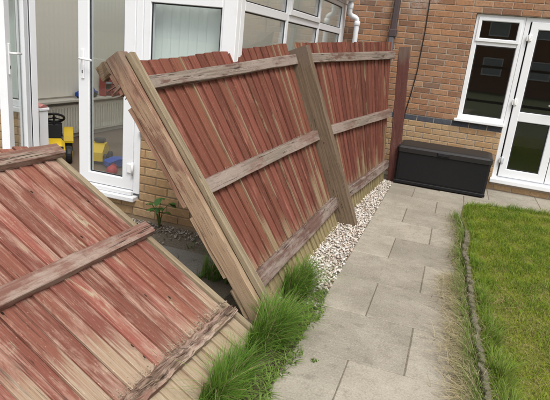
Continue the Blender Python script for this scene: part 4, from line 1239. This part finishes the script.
# dry straw along the path side of the edging
def straw(N, green_p, h0, h1, sd, name, label, y1=5.6):
    y = rng.uniform(1.6, y1, N)
    den = 0.55 + 0.45 * fbm(y * 1.0, y * 0.0, 5.0, 21)
    off = np.abs(rng.normal(0.0, sd, N)) * (0.55 + 0.75 * den)
    k = rng.random(N) < np.clip(den + 0.25, 0.2, 1)
    y, off = y[k], off[k]
    x = lawn_x(y) - 0.035 - off; n = len(x)
    green = rng.random(n) < green_p
    col = np.where(green[:, None], np.array([0.15, 0.22, 0.035]), np.array([0.50, 0.43, 0.27])) * rng.uniform(0.55, 1.2, (n, 1))
    az = np.where(rng.random(n) < 0.6, rng.normal(math.pi, 0.9, n), rng.uniform(0, 6.28, n))
    o = blades(name, np.stack([x, y, 0.004 + 0.012 * np.clip(1 - off / 0.1, 0, 1)], 1), rng.uniform(h0, h1, n), rng.uniform(0.002, 0.0045, n), az, np.where(green, rng.uniform(0.3, 1.3, n), rng.uniform(1.2, 3.0, n)), col, seg=4)
    tag(o, label, 'grass', kind='stuff')
straw(2200, 0.45, 0.03, 0.09, 0.06, 'dry_grass', 'dry straw coloured grass spilling onto the path slabs')
straw(4600, 0.08, 0.025, 0.085, 0.075, 'straw_mat', 'mat of dry straw beside the nearest path slabs', 3.9)
straw(2800, 0.88, 0.04, 0.14, 0.035, 'edge_grass', 'green grass growing along the path side of the log edging')
# long fresh grass in clumps at the foot of the fence
def clump(cx, cy, rx, ry, N, h0, h1, name, label, az0=0.0, sp=1.2, colr=((0.085, 0.185, 0.022), (0.17, 0.29, 0.045)), wd=(0.0022, 0.006), dead_p=0.10, z=-0.015, group='long grass at the foot of the fence'):
    """blades grow in small tillers, so the clump breaks into tufts"""
    nt_ = max(6, N // 28)
    a = rng.uniform(0, 6.28, nt_); r_ = np.sqrt(rng.random(nt_))
    tx = cx + rx * r_ * np.cos(a); ty = cy + ry * r_ * np.sin(a)
    taz = np.arctan2((ty - cy) / ry, (tx - cx) / rx) * 0.3 + az0 + rng.normal(0, sp * 0.7, nt_)
    th_ = rng.uniform(0.65, 1.1, nt_) * (1 - 0.35 * r_ ** 2)
    tc = rng.random(nt_)
    i = rng.integers(0, nt_, N)
    x = tx[i] + rng.normal(0, 0.008, N); y = ty[i] + rng.normal(0, 0.008, N)
    az = taz[i] + rng.normal(0, sp * 0.55, N)
    t_ = np.clip(tc[i] + rng.normal(0, 0.2, N), 0, 1)[:, None]
    col = (np.array(colr[0]) * (1 - t_) + np.array(colr[1]) * t_) * rng.uniform(0.65, 1.25, (N, 1))
    dead = rng.random(N) < dead_p
    col[dead] = np.array([0.36, 0.30, 0.15]) * rng.uniform(0.6, 1.1, (dead.sum(), 1))
    h = rng.uniform(h0, h1, N) * th_[i]
    bend = np.abs(rng.normal(0.55, 0.5, N)); bend = np.minimum(bend, 1.25)
    o = blades(name, np.stack([x, y, np.full(N, z)], 1), h, rng.uniform(wd[0], wd[1], N), az, bend, col, seg=5)
    tag(o, label, 'grass', group, 'stuff')
    return o
clump(-0.765, 3.03, 0.075, 0.18, 1500, 0.18, 0.40, 'long_grass', 'upright clump of long grass by the leaning panel bottom rail', 0.0, 1.0)
clump(-0.735, 2.43, 0.10, 0.20, 2300, 0.16, 0.36, 'long_grass', 'wide clump of long green grass in front of the broken post', 0.3, 1.0)
clump(-0.755, 1.90, 0.075, 0.24, 1700, 0.13, 0.30, 'long_grass', 'long grass along the bottom of the fallen panel', 0.3, 1.0)
clump(-1.32, 2.95, 0.10, 0.14, 500, 0.10, 0.26, 'long_grass', 'dark grass growing behind the broken post', 0.4, 1.4)
for k, (cy_, n_, h_) in enumerate(((4.75, 250, .10), (4.1, 260, .10), (3.55, 380, .12), (3.05, 600, .15), (2.62, 900, .18), (2.2, 900, .19))):
    cx_ = float(np.interp(-cy_, [-q[1] for q in LOG], [q[0] for q in LOG]))
    clump(cx_ + 0.085, cy_, 0.055, 0.24, n_, h_ * 0.45, h_, 'edge_tuft', 'taller green grass tufts along the lawn side of the log edging', 0.3, 1.5, ((0.13, 0.22, 0.03), (0.25, 0.33, 0.05)), (0.002, 0.0042), 0.12, 0.01, 'grass tufts along the edging')
clump(-0.44, 2.33, 0.02, 0.015, 30, 0.01, 0.03, 'joint_weed', 'tiny green weed on a slab near the bottom of the path', 0, 2.0, ((0.10, 0.2, 0.03), (0.2, 0.3, 0.05)), (0.004, 0.008), 0.05, 0.0, 'weeds on the slabs')
# low weeds creeping over the slab edge
N = 900
x = rng.normal(-0.60, 0.05, N); y = rng.uniform(1.75, 3.15, N)
x = np.minimum(x, -0.60 + 0.07 * np.abs(np.sin(y * 6.1)) + rng.normal(0, 0.012, N))
col = np.array([0.16, 0.24, 0.05]) * rng.uniform(0.6, 1.3, (N, 1))
o = blades('creeping_weeds', np.stack([x, y, np.full(N, 0.0)], 1), rng.uniform(0.015, 0.05, N), rng.uniform(0.005, 0.011, N), rng.uniform(0, 6.28, N), rng.uniform(0.6, 2.2, N), col)
tag(o, 'low weeds creeping over the left edge of the path', 'weeds', kind='stuff')
N = 500
x = rng.uniform(-2.4, -1.4, N); y = 3.66 - np.abs(rng.normal(0, 0.2, N))
kk = fbm(x, y, 5, 9) > 0.1; x, y = x[kk], y[kk]; N = len(x)
o = blades('yard_weeds', np.stack([x, y, np.full(N, -0.02)], 1), rng.uniform(0.02, 0.07, N), rng.uniform(0.004, 0.009, N), rng.uniform(0, 6.28, N), rng.uniform(0.4, 2.0, N), np.array([0.13, 0.19, 0.04]) * rng.uniform(0.5, 1.3, (N, 1)))
tag(o, 'small weeds in the gap below the buff brick wall', 'weeds', kind='stuff')

# ================================================================== BROAD-LEAVED WEED
weed = thing('weed', 'broad-leaved green weed growing against the buff brick wall', 'plant', (-2.15, 3.62, -0.02)); weed.scale = (0.8, 0.8, 0.82)
b = MB()
tips = []
for k in range(9):
    a = random.uniform(0, 6.28); h = random.uniform(0.16, 0.34); sp_ = random.uniform(0.03, 0.13)
    tip = Vector((-2.15 + sp_ * math.cos(a) * 1.2 + 0.03, 3.60 + sp_ * math.sin(a) * 0.35 - 0.02, h)); tips.append((tip, a))
    b.tube([(-2.15, 3.62, -0.02), (-2.15 + sp_ * 0.4 * math.cos(a), 3.61, h * 0.6), tip], [0.005, 0.004, 0.0025], 6)
b.build('stem', M['stem'], weed, world=True)
for tip, a in tips:
    for q in range(2):
        aa = a + random.uniform(-1.2, 1.2); l = random.uniform(0.06, 0.11); wd = l * 0.42
        d = Vector((math.cos(aa), math.sin(aa) * 0.6, random.uniform(-0.35, 0.25))).normalized(); sd_ = d.cross(Vector((0, 0, 1))).normalized(); u_ = sd_.cross(d)
        b = MB()
        prof = [(0, 0.1), (0.25, 0.8), (0.5, 1.0), (0.75, 0.7), (1.0, 0.05)]
        for f, ww in prof:
            c = tip + d * (l * f) - Vector((0, 0, 0.25 * l * f * f))
            b.v += [tuple(c - sd_ * wd * ww + u_ * 0.15 * wd * ww), tuple(c), tuple(c + sd_ * wd * ww + u_ * 0.15 * wd * ww)]
        for i in range(4):
            for j in range(2): b.face([3 * i + j, 3 * i + j + 1, 3 * i + j + 4, 3 * i + j + 3], None, True)
        b.build('leaf', M['leaf'], weed, world=True, fix=False)

# ================================================================== BEHIND THE CAMERA (seen as reflections in the panes)
rf = thing('rear_fence', 'dark board fence reflected low in the house windows', 'fence', (2, -5.5, 0))
me = None
for k in range(60):
    if me is None:
        o = MB().bbox(-0.072, 0.072, -0.01, 0.01, -0.05, 1.8, 0.004).build('board', M['old_fence'], rf, loc=(-4.5, 0, 0)); me = o.data
    else: link('board', me, None, rf, (-4.5 + k * 0.15, random.uniform(-0.004, 0.004), random.gauss(0, 0.006)))
for z in (0.3, 1.5): MB().bbox(-4.6, 4.5, -0.06, -0.011, z, z + 0.09, 0.004).build('rail', M['old_fence'], rf)
rh = thing('rear_house', 'brick house reflected in the upper house panes', 'house', (2, -22, 0))
MB().box(-6, 6, -6, 0, -0.1, 5).build('wall', M['far_brick'], rh, loc=(0, 0, 0))
b = MB(); b.sweep([[(-6.3, -6.4, 5.0), (-6.3, 0.4, 5.0), (-6.3, -3, 7.4)], [(6.3, -6.4, 5.0), (6.3, 0.4, 5.0), (6.3, -3, 7.4)]], [0, 12]); b.build('roof', M['roof_tile'], rh)
for x in (-4.2, -1.4, 1.4, 4.2):
    for z in (1.0, 3.4):
        b = MB(); ring(b, lambda a, d, zz: Vector((a, -d, zz)), x - 0.6, x + 0.6, z, z + 1.1, 0.07, -0.03, 0.02)
        wn = b.build('window', M['upvc'], rh)
        MB().box(x - 0.53, x + 0.53, 0.002, 0.012, z + 0.07, z + 1.03).build('pane', M['far_pane'], wn)
